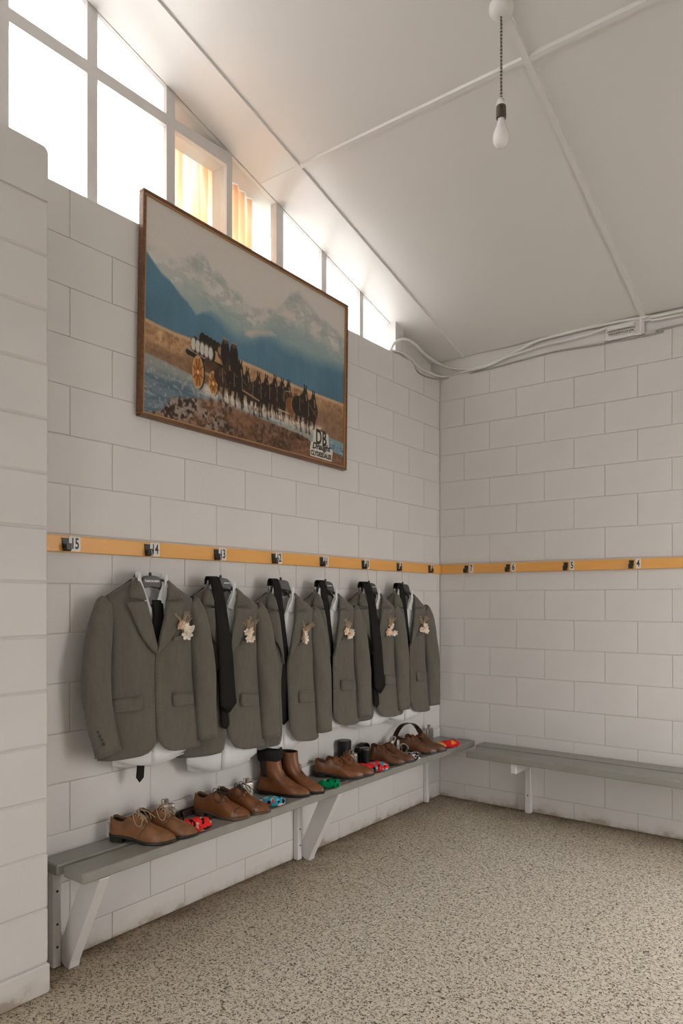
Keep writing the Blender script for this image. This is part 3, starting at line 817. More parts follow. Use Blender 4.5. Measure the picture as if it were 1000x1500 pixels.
# ------------------------------------------------------------------ jackets, shirts, ties, hangers, flowers
def make_outfit(n, cfg):
    """local frame: X along the wall, Z up (v = -Z), -Y out of the wall"""
    hy = HY[n + 1]
    rz = R(90 - cfg.get('turn', 10)); HZ = 1.530; dz, sz = cfg['hang']; drop = HZ - (1.548 + dz); org = (cfg.get('x', .098), hy + cfg.get('dy', -.02), 1.548 + dz); orgh = (org[0], org[1], HZ)
    rnd = random.Random(40 + n); ph = rnd.uniform(0, 6)
    gR, gL = cfg['gap']          # how far the two front edges stand apart below the lapels
    VB = cfg.get('V', .32); hem = cfg.get('hem', .745)
    seam = lambda u: .005 + (max(abs(u) - .072, 0) / .150) ** 1.05 * .088
    def u_seam(v): return .072 + .150 * (max(v - .005, 0) / .088) ** (1 / 1.05)
    side = lambda v: interp([(0, .072), (.093, .222), (.15, .200), (.22, .193), (.30, .203), (.45, .212), (.6, .228), (.76, .246)], v)
    def wf(u, v, k=1.0):
        s_ = max(side(v), .05) if v > .093 else .23
        r = min(abs(u) / (s_ + .006), 1)
        rd = (max(0, 1 - r ** 3.2)) ** .5
        d = max(0, v - seam(u)); sr = min(d / .07, 1); sr = (1 - (1 - sr) ** 2) ** .5
        base = interp([(0, .045), (.15, .062), (.28, .062), (.43, .052), (.6, .060), (.76, .064)], v)
        fold = .0048 * math.sin(u * 42 + ph + 3 * v) * min(1, v / .3) + .004 * math.sin(u * 21 - ph + 6 * v) * min(1, v / .4)
        return (base * rd * sr + fold * rd) * k - .004
    P = lambda u, v, w: (u, -w, -v)
    J = empty('suit_jacket', org, rz, cfg['jl'], 'jacket', 'grey suit jackets on the left wall'); J.scale = (1, 1, sz)
    foldline = lambda v, sg: (.070 - (.070 - (gR if sg > 0 else gL) * .6) * min(1, max(v, 0) / VB) ** 1.1)
    def edge(v, sg):
        g = gR if sg > 0 else gL
        if v < VB: e = foldline(v, sg)
        else: e = g * (.6 + .4 * min(1, (v - VB) / .12)) if g > 0 else g
        k = max(0, (v - (hem - .10)) / .10); k = min(k, 1)
        return e + (.085 if sg > 0 or n == 0 else .03) * (1 - math.sqrt(max(0, 1 - k * k)))
    def panel(sg):
        rows = []
        vs = [.006, .02, .035, .05, .065, .08, .093, .115, .14, .17, .20, .235, .27, .30, .32, .35, .39, .43, .48, .53, .58, .62, .65, .67, .69, .71, .725, .737, hem]
        for v in vs:
            e = edge(v, sg); s_ = u_seam(v) if v < .093 else side(v)
            row = []
            for j in range(13):
                q = j / 12; u = lerp(e, s_, q)
                dv = .006 * math.sin(q * PI) if v == hem else 0
                w = wf(u, v) + (.004 if sg > 0 else .0)
                row.append(P(sg * u, v + dv, w))
            rows.append(row)
        m = MB(); m.grid(rows); o = m.build('front_panel', ['suiting', 'lining_dark'], J, True, False)
        if sg > 0: o.data.flip_normals()
        solidify(o, .0035, -1, 1); return o
    for sg in (-1, 1): panel(sg)
    # back panel
    rows = []
    for v in [.0, .03, .06, .093, .14, .2, .27, .34, .43, .52, .6, .68, hem - .004]:
        row = []
        for j in range(21):
            q = j / 10 - 1
            s_ = u_seam(max(v, .012)) if v < .093 else side(v)
            u = q * s_; w = -.020 * (1 - abs(q) ** 3) ** .5 * min(1, .25 + v / .1) - .004
            row.append(P(u, v + (.006 if v == 0 else 0), w))
        rows.append(row)
    m = MB(); m.grid(rows); o = m.build('back_panel', ['lining_dark', 'suiting'], J, True, False); solidify(o, .003, 1, 1)
    # sleeves
    def sleeve(pts, flip):
        cp = catmull([(u, w, v) for u, v, w, a, b in pts], 4); aa = catmull([(a, b, 0) for u, v, w, a, b in pts], 4)
        rows = []
        for i, (c, r) in enumerate(zip(cp, aa)):
            a_ = cp[max(i - 1, 0)]; b_ = cp[min(i + 1, len(cp) - 1)]
            t = Vector((b_.x - a_.x, b_.z - a_.z)).normalized(); nx, nv = t.y, -t.x
            ring = []
            for q in range(20):
                an = 2 * PI * q / 20
                ca_, sa = math.cos(an), math.sin(an)
                ca_ = math.copysign(abs(ca_) ** .85, ca_); sa = math.copysign(abs(sa) ** .8, sa)
                wr = .0034 * math.sin(an * 3 + i * .7 + ph) + .0016 * math.sin(i * 1.9 + ph + an)
                ring.append(P(c.x + nx * r.x * ca_, c.z + nv * r.x * ca_, c.y + (r.y + wr) * sa))
            rows.append(ring)
        m = MB(); m.grid(rows, 0, True)
        top = rows[0]; m.add(top, [tuple(range(20))])
        o = m.build('sleeve', ['suiting', 'lining_dark'], J, True, True); solidify(o, .003, -1, 1); return o
    wl = cfg.get('wl', .0)
    L0 = [(-.204, .094, .010, .018, .016), (-.213, .108, .012, .034, .026), (-.232, .20, .020, .051, .034), (-.250, .32, .028, .057, .036), (-.258, .44, .036, .059, .035), (-.244, .58, .046, .057, .032), (-.216, .715, .056, .055, .028)]
    R0 = [(.204, .094, .010, .018, .016), (.213, .108, .012, .034, .026), (.232, .20, .018, .050, .034), (.248, .32, .022, .056, .036), (.260, .44, .026, .057, .035), (.262, .58, .030, .054, .032), (.266, .718, .034, .051, .028)]
    if cfg.get('Rs'): R0 = cfg['Rs']
    sl = sleeve(L0, 0); sr_ = sleeve(R0, 1)
    for q in range(4):
        m = MB(); m.lathe([(0, -.004), (.0065, -.004), (.0065, .0025), (.004, .004), (0, .004)], 12); me = m.mesh('cuff_button', 'button_dark', True)
        me.transform(Matrix.Rotation(R(90), 4, 'X'))
        link('cuff_button', me, sl, P(-.268 + .007 * q, .618 + .0165 * q, .0735 + .002 * q))
    # collar and lapels: patches riding on the front
    def patch(name, rowsuv, sg, off, t=.003, mat='suiting', par=J, nw=6, fn=wf):
        rows = []
        for v0, u0, v1, u1 in rowsuv:
            row = []
            for j in range(nw + 1):
                q = j / nw; u = lerp(u0, u1, q); v = lerp(v0, v1, q)
                row.append(P(sg * u, v, fn(u, v) + off + .004 * math.sin(q * PI) * (1 if off > .004 else 0)))
            rows.append(row)
        m = MB(); m.grid(rows); o = m.build(name, mat, par, True, False)
        if sg > 0: o.data.flip_normals()
        solidify(o, t, 0); return o
    for sg in (-1, 1):
        add = .004 if sg > 0 else .0
        fl = lambda v: foldline(v, sg)
        patch('collar', [(.000, .066, -.002, .073), (.02, fl(.02) - .002, .014, .088), (.045, fl(.045) - .002, .036, .105), (.070, fl(.070) - .002, .060, .120), (.094, fl(.094) - .002, .082, .127)], sg, .011 + add, .004)
        patch('lapel', [(.099, fl(.099) - .002, .102, .138), (.112, fl(.112) - .002, .114, .137), (.15, fl(.15) - .002, .15, .122), (.19, fl(.19) - .002, .19, .104), (.24, fl(.24) - .002, .24, .078), (.28, fl(.28) - .002, .28, .047), (.305, fl(.305) - .002, .305, .024 + max(fl(.305), 0) * .5), (VB + .004, fl(VB), VB + .004, fl(VB) + .003)], sg, .011 + add, .004)
        patch('pocket_flap', [(.500 - .008, .075 if sg > 0 else .07, .503, .196), (.520, .073 if sg > 0 else .068, .524, .197), (.545, .074 if sg > 0 else .069, .550, .198), (.552, .078 if sg > 0 else .073, .557, .198)], sg, .006 + add, .003)
    patch('breast_pocket', [(.252, .072, .243, .158), (.270, .074, .262, .157)], 1, .0065, .003)
    rows = []
    for hgt, k in ((-.016, .88), (.004, 1.0), (.018, 1.04)):
        rows.append([P(.074 * k * math.cos(a), .006 + hgt - .016 * math.sin(a), -.006 - .030 * math.sin(a)) for a in np.linspace(0, PI, 13)])
    m = MB(); m.grid(rows); o = m.build('back_collar', ['suiting'], J, True); solidify(o, .004, 0)
    for v in (.425, .535):
        m = MB(); uu = edge(v, 1) + .018
        m.box((uu - .012, -.0012, -.0014), (uu + .006, .0012, .0014)); o = m.build('buttonhole', 'button_dark', J); o.location = P(0, v, wf(uu, v) + .0055)
    # ---------------- shirt
    S = empty('dress_shirt', org, rz, cfg['sl'], 'shirt', 'white shirts under the jackets'); S.scale = (1, 1, sz)
    tail = cfg.get('tail', .79); vo = .15 if cfg.get('spread') else .125
    wsh = lambda u, v: wf(u, v) * .62 - .004 if v > .05 else wf(u, v) * .8
    for sg in (-1, 1):
        rows = []
        for v in [.004, .03, .06, .09, .12, .16, .22, .3, .4, .5, .6, .7, .74, .77]:
            vv = v if v < .7 else lerp(.7, tail, (v - .7) / .07)
            e = .056 * (1 - v / vo) if v < vo else -.010 * (1 if sg > 0 else 0)
            s_ = min(u_seam(max(v - .014, .004)), .185) if v < .107 else cfg.get('tw', .178)
            row = []
            for j in range(9):
                u = lerp(e, s_, j / 8); lift = .045 * (u / .178) ** 2 * (1 if v >= .77 else (.6 if v > .73 else 0))
                row.append(P(sg * u, vv - lift, wsh(u, min(v, .74)) + (.002 if sg > 0 else 0)))
            rows.append(row)
        m = MB(); m.grid(rows); o = m.build('shirt_front', 'shirt', S, True); solidify(o, .0015, 0)
    rows = []
    for v in [-.002, .03, .07, .12, .2, .35, .5, .65, tail - .02, tail + .015]:
        rows.append([P(q * (min(u_seam(max(v - .014, .004)), .172) if v < .107 else .172), v - (.03 * q * q if v > .7 else 0), -.013 * (1 - abs(q) ** 3) - .002 + (.004 * math.sin(9 * q + ph) if v > .6 else 0)) for q in np.linspace(-1, 1, 17)])
    m = MB(); m.grid(rows); o = m.build('shirt_back', 'shirt', S, True); solidify(o, .0015, 0)
    rows = []
    for hgt, k in ((.014, .98), (.0, 1.0), (-.020, 1.02)):
        rows.append([P(.064 * k * math.cos(a), hgt - .012 * math.sin(a), -.002 - .028 * math.sin(a)) for a in np.linspace(0, PI, 13)])
    m = MB(); m.grid(rows); o = m.build('collar_stand', 'shirt', S, True); solidify(o, .002, 0)
    for sg in (-1, 1):
        patch('collar_leaf', [(-.020, .058, -.018, .067), (.01, .055, .008, .073), (.04, .050, .038, .070), (.07, .044, .075, .064), (.105, .036, .112, .054)] if cfg.get('spread') else [(-.022, .056, -.020, .066), (.01, .053, .008, .073), (.04, .043, .038, .072), (.07, .030, .075, .066), (.098, .014, .112, .054)], sg, .004, .002, 'shirt', S, 5, lambda u, v: max(wsh(u, max(v, .02)), .004) + .006)
    for q in range(1 if False else 0, 0 if cfg.get('spread') else 4):
        m = MB(); m.lathe([(0, -.001), (.0045, -.001), (.0045, .0012), (0, .0012)], 10); me = m.mesh('shirt_button', 'plate_white'); me.transform(Matrix.Rotation(R(90), 4, 'X'))
        link('shirt_button', me, S, P(.004, .135 + .055 * q, wsh(0, .14 + .05 * q) + .004))
    # ---------------- hanger
    Hn = empty('coat_hanger', orgh, rz, cfg['hl'], 'hanger', 'black hangers on the numbered hooks')
    for sg in (-1, 1):
        path = [(0, -.002, .0), (.03, -.002, -.004), (.07, -.001, -.020), (.12, .0, -.048), (.165, -.002, -.078), (.188, -.004, -.092)]
        m = MB(); rows = []
        for (a, b, c), hh in zip(catmull(path, 3), np.linspace(.030, .013, 40)):
            rows.append([(sg * a, b + .010 * math.cos(q), c - drop * 1.15 * min(1, a / .07) + hh * math.sin(q) * .6 - .004) for q in np.linspace(0, 2 * PI, 10, endpoint=False)])
        m.grid(rows, 0, True, True); m.build('hanger_arm', 'hanger_plastic', Hn, True)
    m = MB(); nk = [(-.060, -.046), (-.052, -.018), (-.040, .010), (-.030, .017), (-.010, .021), (.010, .021), (.030, .017), (.040, .010), (.052, -.018), (.060, -.046), (.04, -.034), (.0, -.027), (-.04, -.034)]
    nb = MB(); nb.prism([(a, b) for a, b in nk], -.020, .008, 'xz'); hn = nb.build('hanger_neck', 'hanger_plastic', Hn)
    bv = hn.modifiers.new('bev', 'BEVEL'); bv.width = .003; bv.segments = 2
    m = MB(); m.lathe([(0, .016), (.0065, .016), (.006, .034), (0, .036)], 10, c=(0, -.004, 0)); m.build('hook_socket', 'hanger_plastic', Hn, True)
    inv = (Matrix.Translation(orgh) @ Matrix.Rotation(rz, 4, 'Z')).inverted()
    top = inv @ Vector((.047, hy, 1.664)); base = Vector((0, -.004, .034))
    hk = [base, base + (top - base) * .55, top + Vector((0, -.012, -.018)), top + Vector((.0, -.010, -.004)), top + Vector((0, .0, .006)), top + Vector((0, .010, -.004)), top + Vector((0, .011, -.016))]
    m = MB(); m.tube(catmull(hk, 5), .0016, 6); m.build('hanger_hook', 'wire_steel', Hn, True)
    m = MB(); m.tube([(-.165, -.012, -.118 - drop), (.165, -.012, -.118 - drop)], .0045, 8); m.build('trouser_bar', 'hanger_plastic', Hn, True)
    if cfg.get('text'):
        tm = text_mesh(cfg['text'], cfg.get('tsz', .0125), .0002, 1.05, .0004); tm.transform(ROT_B); tm.materials.clear(); tm.materials.append(MAT['plate_white'])
        link('hanger_lettering', tm, Hn, (cfg.get('tu', 0.0), -.0204, -.003))
    # ---------------- tie
    T = empty('necktie', orgh, rz, cfg['tl'], 'tie', 'black ties hung with the jackets')
    def strip(name, pts, widths, tip=.035):
        C_ = catmull(pts, 5); n_ = len(C_); rows = []
        ws = [float(np.interp(i, np.linspace(0, n_ - 1, len(widths)), widths)) for i in range(n_)]
        for i, p in enumerate(C_):
            a_ = C_[max(i - 1, 0)]; b_ = C_[min(i + 1, n_ - 1)]
            du, dv = b_.x - a_.x, b_.y - a_.y; L = math.hypot(du, dv); L3 = (b_ - a_).length
            if L < .45 * L3 or abs(dv) < abs(du): du, dv = 0.0, 1.0
            else: sg_ = 1 if dv > 0 else -1; du, dv = sg_ * du / L, sg_ * dv / L
            row = []
            for j in range(5):
                q = j / 2 - 1
                row.append(P(p.x + dv * q * ws[i] / 2, p.y - du * q * ws[i] / 2, p.z + .002 * (1 - q * q)))
            rows.append(row)
        p = C_[-1]; q_ = C_[-2]; d = Vector((p.x - q_.x, p.y - q_.y)).normalized()
        rows.append([P(p.x + d.x * tip * (1 - abs(j / 2 - 1)) + d.y * (j / 2 - 1) * ws[-1] / 2, p.y + d.y * tip * (1 - abs(j / 2 - 1)) - d.x * (j / 2 - 1) * ws[-1] / 2, p.z) for j in range(5)])
        m = MB(); m.grid(rows); o = m.build(name, 'tie', T, True); solidify(o, .0035, 0); return o
    kind = cfg['tie']
    if kind == 'bar':
        strip('tie_blade', [(.022, .084, .026), (.021, .14, .034), (.016, .24, .038), (.012, .34, .034), (.01, .45, .03)], [.050, .052, .058, .066, .072])
        strip('tie_tail', [(.005, .18, -.008), (-.01, .40, -.010), (-.03, .70, -.010), (-.042, .845, -.008)], [.028, .028, .030, .034, .036], .022)
    elif kind == 'in':
        d_ = cfg.get('tu0', -.040)
        strip('tie_blade', [(d_, .010, -.024), (d_, -.018, -.020), (d_ - .001, -.027, -.004), (d_ - .001, -.022, .018), (d_, .0, .029), (d_ + .004, .03, .036), (d_ + .006, .10, .042), (d_ + .015, .22, .045), (d_ + .027, .34, .042), (d_ + .038, .48, .038), (d_ + .040, .70, .040)], [.040, .040, .042, .042, .044, .046, .052, .062, .074, .082, .084])
    else:
        d_ = cfg.get('tu0', -.045); e_ = cfg.get('tu1', .03); tk = cfg.get('tlen', 1)
        strip('tie_blade', [(d_, .010, -.024), (d_, -.018, -.020), (d_ - .001, -.027, -.004), (d_ - .001, -.022, .020), (lerp(d_, e_, .02), .005, .036), (lerp(d_, e_, .14), .06 * tk, .056), (lerp(d_, e_, .32), .17 * tk, .074), (lerp(d_, e_, .55), .30 * tk, .088), (lerp(d_, e_, .8), .42 * tk, .082), (e_, .525 * tk, .084)], [.052, .052, .052, .054, .056, .060, .066, .074, .082, .086], .042)
        strip('tie_tail', [(d_, .015, -.024), (d_ + .01, .06, -.010), (lerp(d_, e_, .3), .25 * tk, .030), (lerp(d_, e_, .62), .48 * tk, .060), (lerp(d_, e_, .75), .615 * tk, .070)], [.032, .032, .034, .042, .044], .02)
    # ---------------- flowers in the breast pocket
    fu, fv = .118, .236
    B = empty('boutonniere', org, rz, cfg['bl'], 'flower', 'dried flower sprigs in the breast pockets'); B.scale = (1, 1, sz)
    fw_ = wf(fu, fv) + .018
    for q in range(cfg.get('nf', 4) + 1):
        bu = fu + rnd.uniform(-.028, .028); bv_ = fv - rnd.uniform(-.008, .040); bw = fw_ + rnd.uniform(-.003, .010)
        m = MB(); rad = rnd.uniform(.017, .024)
        tilt = Matrix.Rotation(rnd.uniform(-.6, .6), 3, 'X') @ Matrix.Rotation(rnd.uniform(-.6, .6), 3, 'Z')
        for layer, (np_, rr, lift) in enumerate(((6, 1.0, .15), (5, .66, .5))):
            for p_ in range(np_):
                a = 2 * PI * p_ / np_ + layer * .5 + q
                rows = []
                for r_, hw, up in ((.12, .10, .0), (.55, .34, .22), (.9, .30, .42), (1.05, .08, .44)):
                    row = []
                    for j in (-1, 0, 1):
                        x = rr * rad * (r_ * math.cos(a) - j * hw * math.sin(a)); z_ = rr * rad * (r_ * math.sin(a) + j * hw * math.cos(a))
                        v3 = tilt @ Vector((x, -rad * (up * rr + lift * .4 + .08 * abs(j)), z_)); row.append((bu + v3.x, -bw + v3.y, -bv_ + v3.z))
                    rows.append(row)
                m.grid(rows)
        m.lathe([(0, -.002), (.0035, 0), (.003, .003), (0, .004)], 8, c=(bu, -bw - .006, -bv_))
        m.build('blossom', 'petal_cream' if q % 2 == 0 else 'petal_peach', B, True)
    m = MB()
    for q in range(11):
        a = rnd.uniform(-.42, .42); L = rnd.uniform(.055, .090)
        pts = [(fu, -fw_, -fv), (fu + math.sin(a) * L * .5, -fw_ - .004, -fv + math.cos(a) * L * .6), (fu + math.sin(a * 1.5) * L, -fw_ - rnd.uniform(0, .012), -fv + math.cos(a * 1.2) * L)]
        cpts = catmull(pts, 4); m.tube(cpts, .0011, 4)
        for c_ in cpts[4:]:
            for sg in (-1, 1):
                e = c_ + Vector((sg * .006, rnd.uniform(-.004, .002), .007)); m.tube([c_, e], [.0012, .0016], 4)
    o = m.build('dried_sprigs', 'sprig_brown', B); o['kind'] = 'stuff'
    if cfg.get('leaf'):
        m = MB(); rows = []
        for r_, hw in ((0, .004), (.3, .011), (.6, .013), (.85, .008), (1, .001)):
            rows.append([(fu + .012 + r_ * .040 + j * hw * -.7, -fw_ - .010 - .003 * abs(j), -fv - .010 + r_ * .042 + j * hw * .7) for j in (-1, 0, 1)])
        m.grid(rows); solidify(m.build('pale_leaf', 'leaf_pale', B, True), .001)
    m = MB(); m.tube([(fu, -fw_ + .004, -fv + .010), (fu + .002, -fw_ + .012, -fv - .024)], .006, 8); m.build('bound_stem', 'stem_twine', B, True)
    return J

pos = ['leftmost', 'second from the left', 'third from the left', 'third from the right', 'second from the right', 'rightmost']
def outfit_labels(i, jl, sl, hl, tl, bl): return dict(jl=jl, sl=sl, hl=hl, tl=tl, bl=bl)
BRAND = 'TAROCASH'
make_outfit(0, dict(hang=(-.008, 1.005), gap=(.0, -.012), spread=True, turn=9, dy=-.045, tie='bar', text=BRAND, leaf=True, nf=3, tail=.795,
    jl='buttoned grey suit jacket, leftmost of the row, under hook 14', sl='white shirt inside the buttoned leftmost grey jacket', hl='black hanger under hook 14 with white lettering across its neck',
    tl='black tie tucked inside the buttoned leftmost jacket, its tail hanging below the hem', bl='dried flower sprig with a pale leaf on the leftmost jacket'))
make_outfit(1, dict(hang=(-.035, 1.045), tlen=1.09, gap=(.008, .0), turn=13, dy=-.045, tie='out', tu0=-.045, tu1=-.004, text=BRAND, tsz=.0062, tu=.026, tail=.835, tw=.19, hem=.75, nf=4,
    jl='open grey suit jacket, second from the left, under hook 13', sl='white shirt with the longest hanging tail, under the second jacket from the left', hl='black hanger under hook 13 with a small pale label beside the looped tie',
    tl='wide black tie hanging outside the second jacket from the left', bl='tall dried flower sprig on the second jacket from the left'))
make_outfit(2, dict(hang=(-.055, 1.065), dy=-.03, gap=(.012, .030), turn=13, tie='in', tu0=-.046, tail=.77, nf=4, V=.35,
    jl='open grey suit jacket, third from the left, under hook 12', sl='white shirt showing the most chest, inside the third jacket from the left', hl='plain black hanger under hook 12, no lettering visible',
    tl='black tie tucked inside the third jacket from the left', bl='dried flower sprig on the third jacket from the left'))
make_outfit(3, dict(hang=(-.055, 1.02), dy=-.062, gap=(.012, .030), turn=13, tie='in', tu0=-.038, text=BRAND, tsz=.0062, tu=.018, tail=.76, nf=3, V=.35,
    jl='open grey suit jacket, fourth from the left, under hook 11', sl='white shirt inside the fourth jacket from the left', hl='black hanger under hook 11 with a small pale label',
    tl='black tie tucked inside the fourth jacket from the left', bl='small dried flower sprig on the fourth jacket from the left'))
make_outfit(4, dict(hang=(-.050, 1.04), dy=-.048, tlen=1.17, gap=(.008, .0), turn=13, tie='out', tu0=-.042, tu1=.018, text=BRAND, tsz=.0062, tu=.03, tail=.79, nf=4,
    jl='open grey suit jacket, second from the right, under hook 10', sl='white shirt inside the second jacket from the right', hl='black hanger under hook 10, neck mostly covered by the wide tie looped over it',
    tl='wide black tie hanging outside the second jacket from the right', bl='dried flower sprig on the second jacket from the right'))
make_outfit(5, dict(hang=(-.052, 1.06), dy=-.065, gap=(.014, .028), turn=13, tie='in', tu0=-.040, tail=.79, nf=4,
    jl='open grey suit jacket, rightmost of the row, under hook 9', sl='white shirt inside the rightmost jacket, nearest the corner', hl='plain black hanger under hook 9, nearest the corner',
    tl='narrow black tie tucked inside the rightmost jacket', bl='dried flower sprig on the rightmost jacket'))

# ------------------------------------------------------------------ shoes
SB = [(0, .012), (.015, .022), (.05, .030), (.1, .034), (.2, .0345), (.35, .033), (.5, .039), (.62, .0465), (.74, .047), (.84, .038), (.91, .027), (.96, .017), (.985, .011), (1, .005)]
SZB = [(0, .030), (.25, .028), (.42, .019), (.58, .011), (.78, .0105), (.9, .013), (1, .018)]
SHT = [(0, .098), (.05, .100), (.13, .089), (.21, .084), (.28, .098), (.35, .116), (.41, .112), (.49, .096), (.58, .078), (.68, .064), (.80, .053), (.88, .046), (.94, .039), (.98, .030), (1, .022)]
SL_ = .285
def shoe_pt(t, q, off=0.0):
    b, zb, ht = interp(SB, t), interp(SZB, t), interp(SHT, t)
    op = np.interp(t, [0, .001, .006, .33, .385], [0, 0, 1, 1, 0])
    sg = 1 if q >= 0 else -1; a = abs(q)
    an = (1 - a) * PI / 2
    y1 = b * math.cos(an) ** .72; z1 = zb + (ht - zb) * math.sin(an) ** .80
    if a > .42:
        k = (1 - a) / .58; y2 = b * (1 + .05 * math.sin(k * PI) - .24 * k ** 1.4); z2 = zb + (ht - zb) * k
    else:
        k = a / .42; y2 = b * .76 * k ** .55; z2 = lerp(zb + .012, ht, k ** 3)
    y = lerp(y1, y2, op); z = lerp(z1, z2, op)
    rr = math.hypot(y, max(z - zb, 0)) or 1
    return Vector((t * SL_, sg * (y + off * y / rr), z + off * max(z - zb, 0) / rr))
def make_shoe(pos, ang, label, leath, lace, sole='sole_dark', mirror=1, loops=True, capped=False, pitch=0, scale=1.0, cat='shoe', group='tan lace-up shoes on the bench', laced=True):
    S = empty('dress_shoe', pos, ang, label, cat, group)
    S.scale = (scale, scale, scale)
    ts = [0, .004, .008, .014, .022, .032, .05, .08, .12, .17, .22, .27, .31, .34, .36, .385, .41, .44, .48, .53, .58, .63, .68, .73, .78, .82, .86, .89, .92, .945, .965, .985, 1.0]
    _q = [0, .08, .16, .24, .31, .36, .39, .405, .42, .45, .5, .58, .66, .74, .82, .9, .96, 1.0]
    qs = np.array([-a for a in reversed(_q[1:])] + _q)
    m = MB(); rows = [[shoe_pt(t, q) for q in qs] for t in ts]
    n = len(qs); m.grid(rows)
    for fi, f in enumerate(m.f):
        i, j = divmod(fi, n - 1)
        if ts[i] < .36 and ts[i] >= .004 and abs((qs[j] + qs[j + 1]) / 2) < .392: m.mi[fi] = 1
    m.build('upper', [leath, 'shoe_lining'], S, True)
    # sole and heel
    m = MB(); rows = []
    for t in [0, .006, .02, .05, .1, .2, .3, .4, .5, .6, .7, .78, .85, .9, .94, .965, .985, 1.0]:
        b = interp(SB, t) * 1.06 + .0025; zb = interp(SZB, t); tt = t * SL_ * 1.016 - .003
        rows.append([(tt, -b, zb - .0095), (tt, -b - .001, zb - .004), (tt, -b, zb + .002), (tt, -b * .6, zb + .004), (tt, b * .6, zb + .004), (tt, b, zb + .002), (tt, b + .001, zb - .004), (tt, b, zb - .0095)])
    m.grid(rows, 0, True, True); m.build('sole', sole, S)
    m = MB(); rows = []
    for zz in (0.0, .010, .0205):
        rows.append([(x, y, zz) for x, y in [(-.002, 0), (.0, -.016), (.008, -.027), (.022, -.0345), (.045, -.0375), (.066, -.037), (.068, 0), (.066, .037), (.045, .0375), (.022, .0345), (.008, .027), (.0, .016)]])
    m.grid(rows, 0, True, True); m.build('heel', sole, S)
    # lacing quarters
    for sg in (-1, 1):
        rows = []
        for t in np.linspace(.335, .575, 9):
            k = (t - .335) / .24; q0 = .07 + .05 * k; q1 = .46 + .20 * math.sin(k * PI * .8) - .30 * k ** 3
            rows.append([shoe_pt(t, sg * lerp(q0, max(q1, q0 + .03), j / 6), .0028) for j in range(7)])
        m = MB(); m.grid(rows); solidify(m.build('quarter', leath, S, True), .003, 0)
    rows = [[shoe_pt(t, q, .0012) for q in np.linspace(-.14, .14, 5)] for t in np.linspace(.335, .55, 7)]
    rows[0] = [p + Vector((-.012, 0, .010)) for p in rows[0]]
    m = MB(); m.grid(rows); solidify(m.build('tongue', leath, S, True), .003, 0)
    if capped:
        m = MB(); m.tube([shoe_pt(.79 + .02 * math.cos(q * PI / 2), q, .0006) for q in np.linspace(-.97, .97, 25)], .0011, 5); m.build('toe_cap_seam', 'sole_dark', S)
    else:
        m = MB(); m.tube([shoe_pt(.575 + .02 * abs(q) - .20 * max(abs(q) - .45, 0), q, .0004) for q in np.linspace(-.95, .95, 25)], .0009, 5); m.build('vamp_seam', 'sole_dark', S)
    if laced:
        m = MB(); r = .0017
        for k, t in enumerate((.405, .445, .485, .525)):
            m.tube([shoe_pt(t, q, .0065 if abs(q) < .2 else .003) for q in np.linspace(-.27, .27, 9)], r, 6)
            if k < 3:
                for sg in (-1, 1): m.tube([shoe_pt(lerp(t, t + .04, j / 5), sg * lerp(-.2, .2, j / 5), .0075) for j in range(6)], r, 6)
        if loops:
            c = shoe_pt(.415, 0, .009)
            for sg, sp in ((-1, 1.0), (1, .9)):
                lp = [c, c + Vector((-.006, sg * .024, .012)), c + Vector((.004, sg * .050 * sp, -.008)), c + Vector((.022, sg * .058 * sp, -.036)), c + Vector((.038, sg * .050 * sp, -.040)), c + Vector((.034, sg * .032, -.010)), c + Vector((.012, sg * .012, .006)), c]
                m.tube(catmull(lp, 5), r, 6)
                en = [c, c + Vector((.012, sg * .014, .006)), c + Vector((.036, sg * .026, -.006)), c + Vector((.060, sg * .036, -.030))]
                m.tube(catmull(en, 5), r, 6)
            m.lathe([(0, -.004), (.004, -.002), (.0045, .001), (.003, .004), (0, .005)], 8, c=tuple(c))
        m.build('laces', lace, S, True)
    return S
def face(a, b): return math.atan2(b[1] - a[1], b[0] - a[0])
bz = BZ + .0006
G1, G2, G4, G5, G6 = ('tan suede-look shoes, leftmost pair', 'cognac capped shoes, second pair', 'brown shoes, fourth pair', 'brown shoes, fifth pair', 'brown shoes, pair nearest the corner')
make_shoe((.040, -2.862, bz), R(27), 'tan shoe with big pale lace loops, leftmost on the bench', 'leather_tan', 'lace_beige', group=G1)
make_shoe((.046, -2.735, bz), R(22), 'tan shoe with pale laces, half hidden behind the leftmost shoe', 'leather_tan', 'lace_beige', group=G1)
make_shoe((.040, -2.400, bz), R(17), 'glossy toe-capped shoe with dark laces, in front in the second pair', 'leather_cognac', 'lace_dark', 'sole_brown', group=G2, capped=True)
make_shoe((.055, -2.272, bz), R(14), 'glossy toe-capped shoe with dark laces, behind its twin, before the flask', 'leather_cognac', 'lace_dark', 'sole_brown', group=G2, capped=True)
make_shoe((.036, -1.505, bz), R(27), 'reddish brown lace-up shoe right of the boots, in front in its pair', 'leather_boot', 'lace_brown', group=G4, loops=False)
make_shoe((.046, -1.415, bz), R(22), 'reddish brown lace-up shoe before the tall black tin', 'leather_boot', 'lace_brown', group=G4)
make_shoe((.036, -1.060, bz), R(20), 'brown shoe with brown laces beside the dark tumbler', 'leather_brown', 'lace_brown', group=G5)
make_shoe((.044, -.955, bz), R(16), 'brown shoe behind the one beside the dark tumbler', 'leather_brown', 'lace_brown', group=G5, loops=False)
make_shoe((.036, -.665, bz), R(20), 'brown shoe under the belt loop, in front in the corner pair', 'leather_brown', 'lace_brown', group=G6, laced=True, loops=False)
make_shoe((.046, -.555, bz), R(14), 'brown shoe farthest right on the bench, beside the steel flask', 'leather_brown', 'lace_brown', group=G6, loops=False)

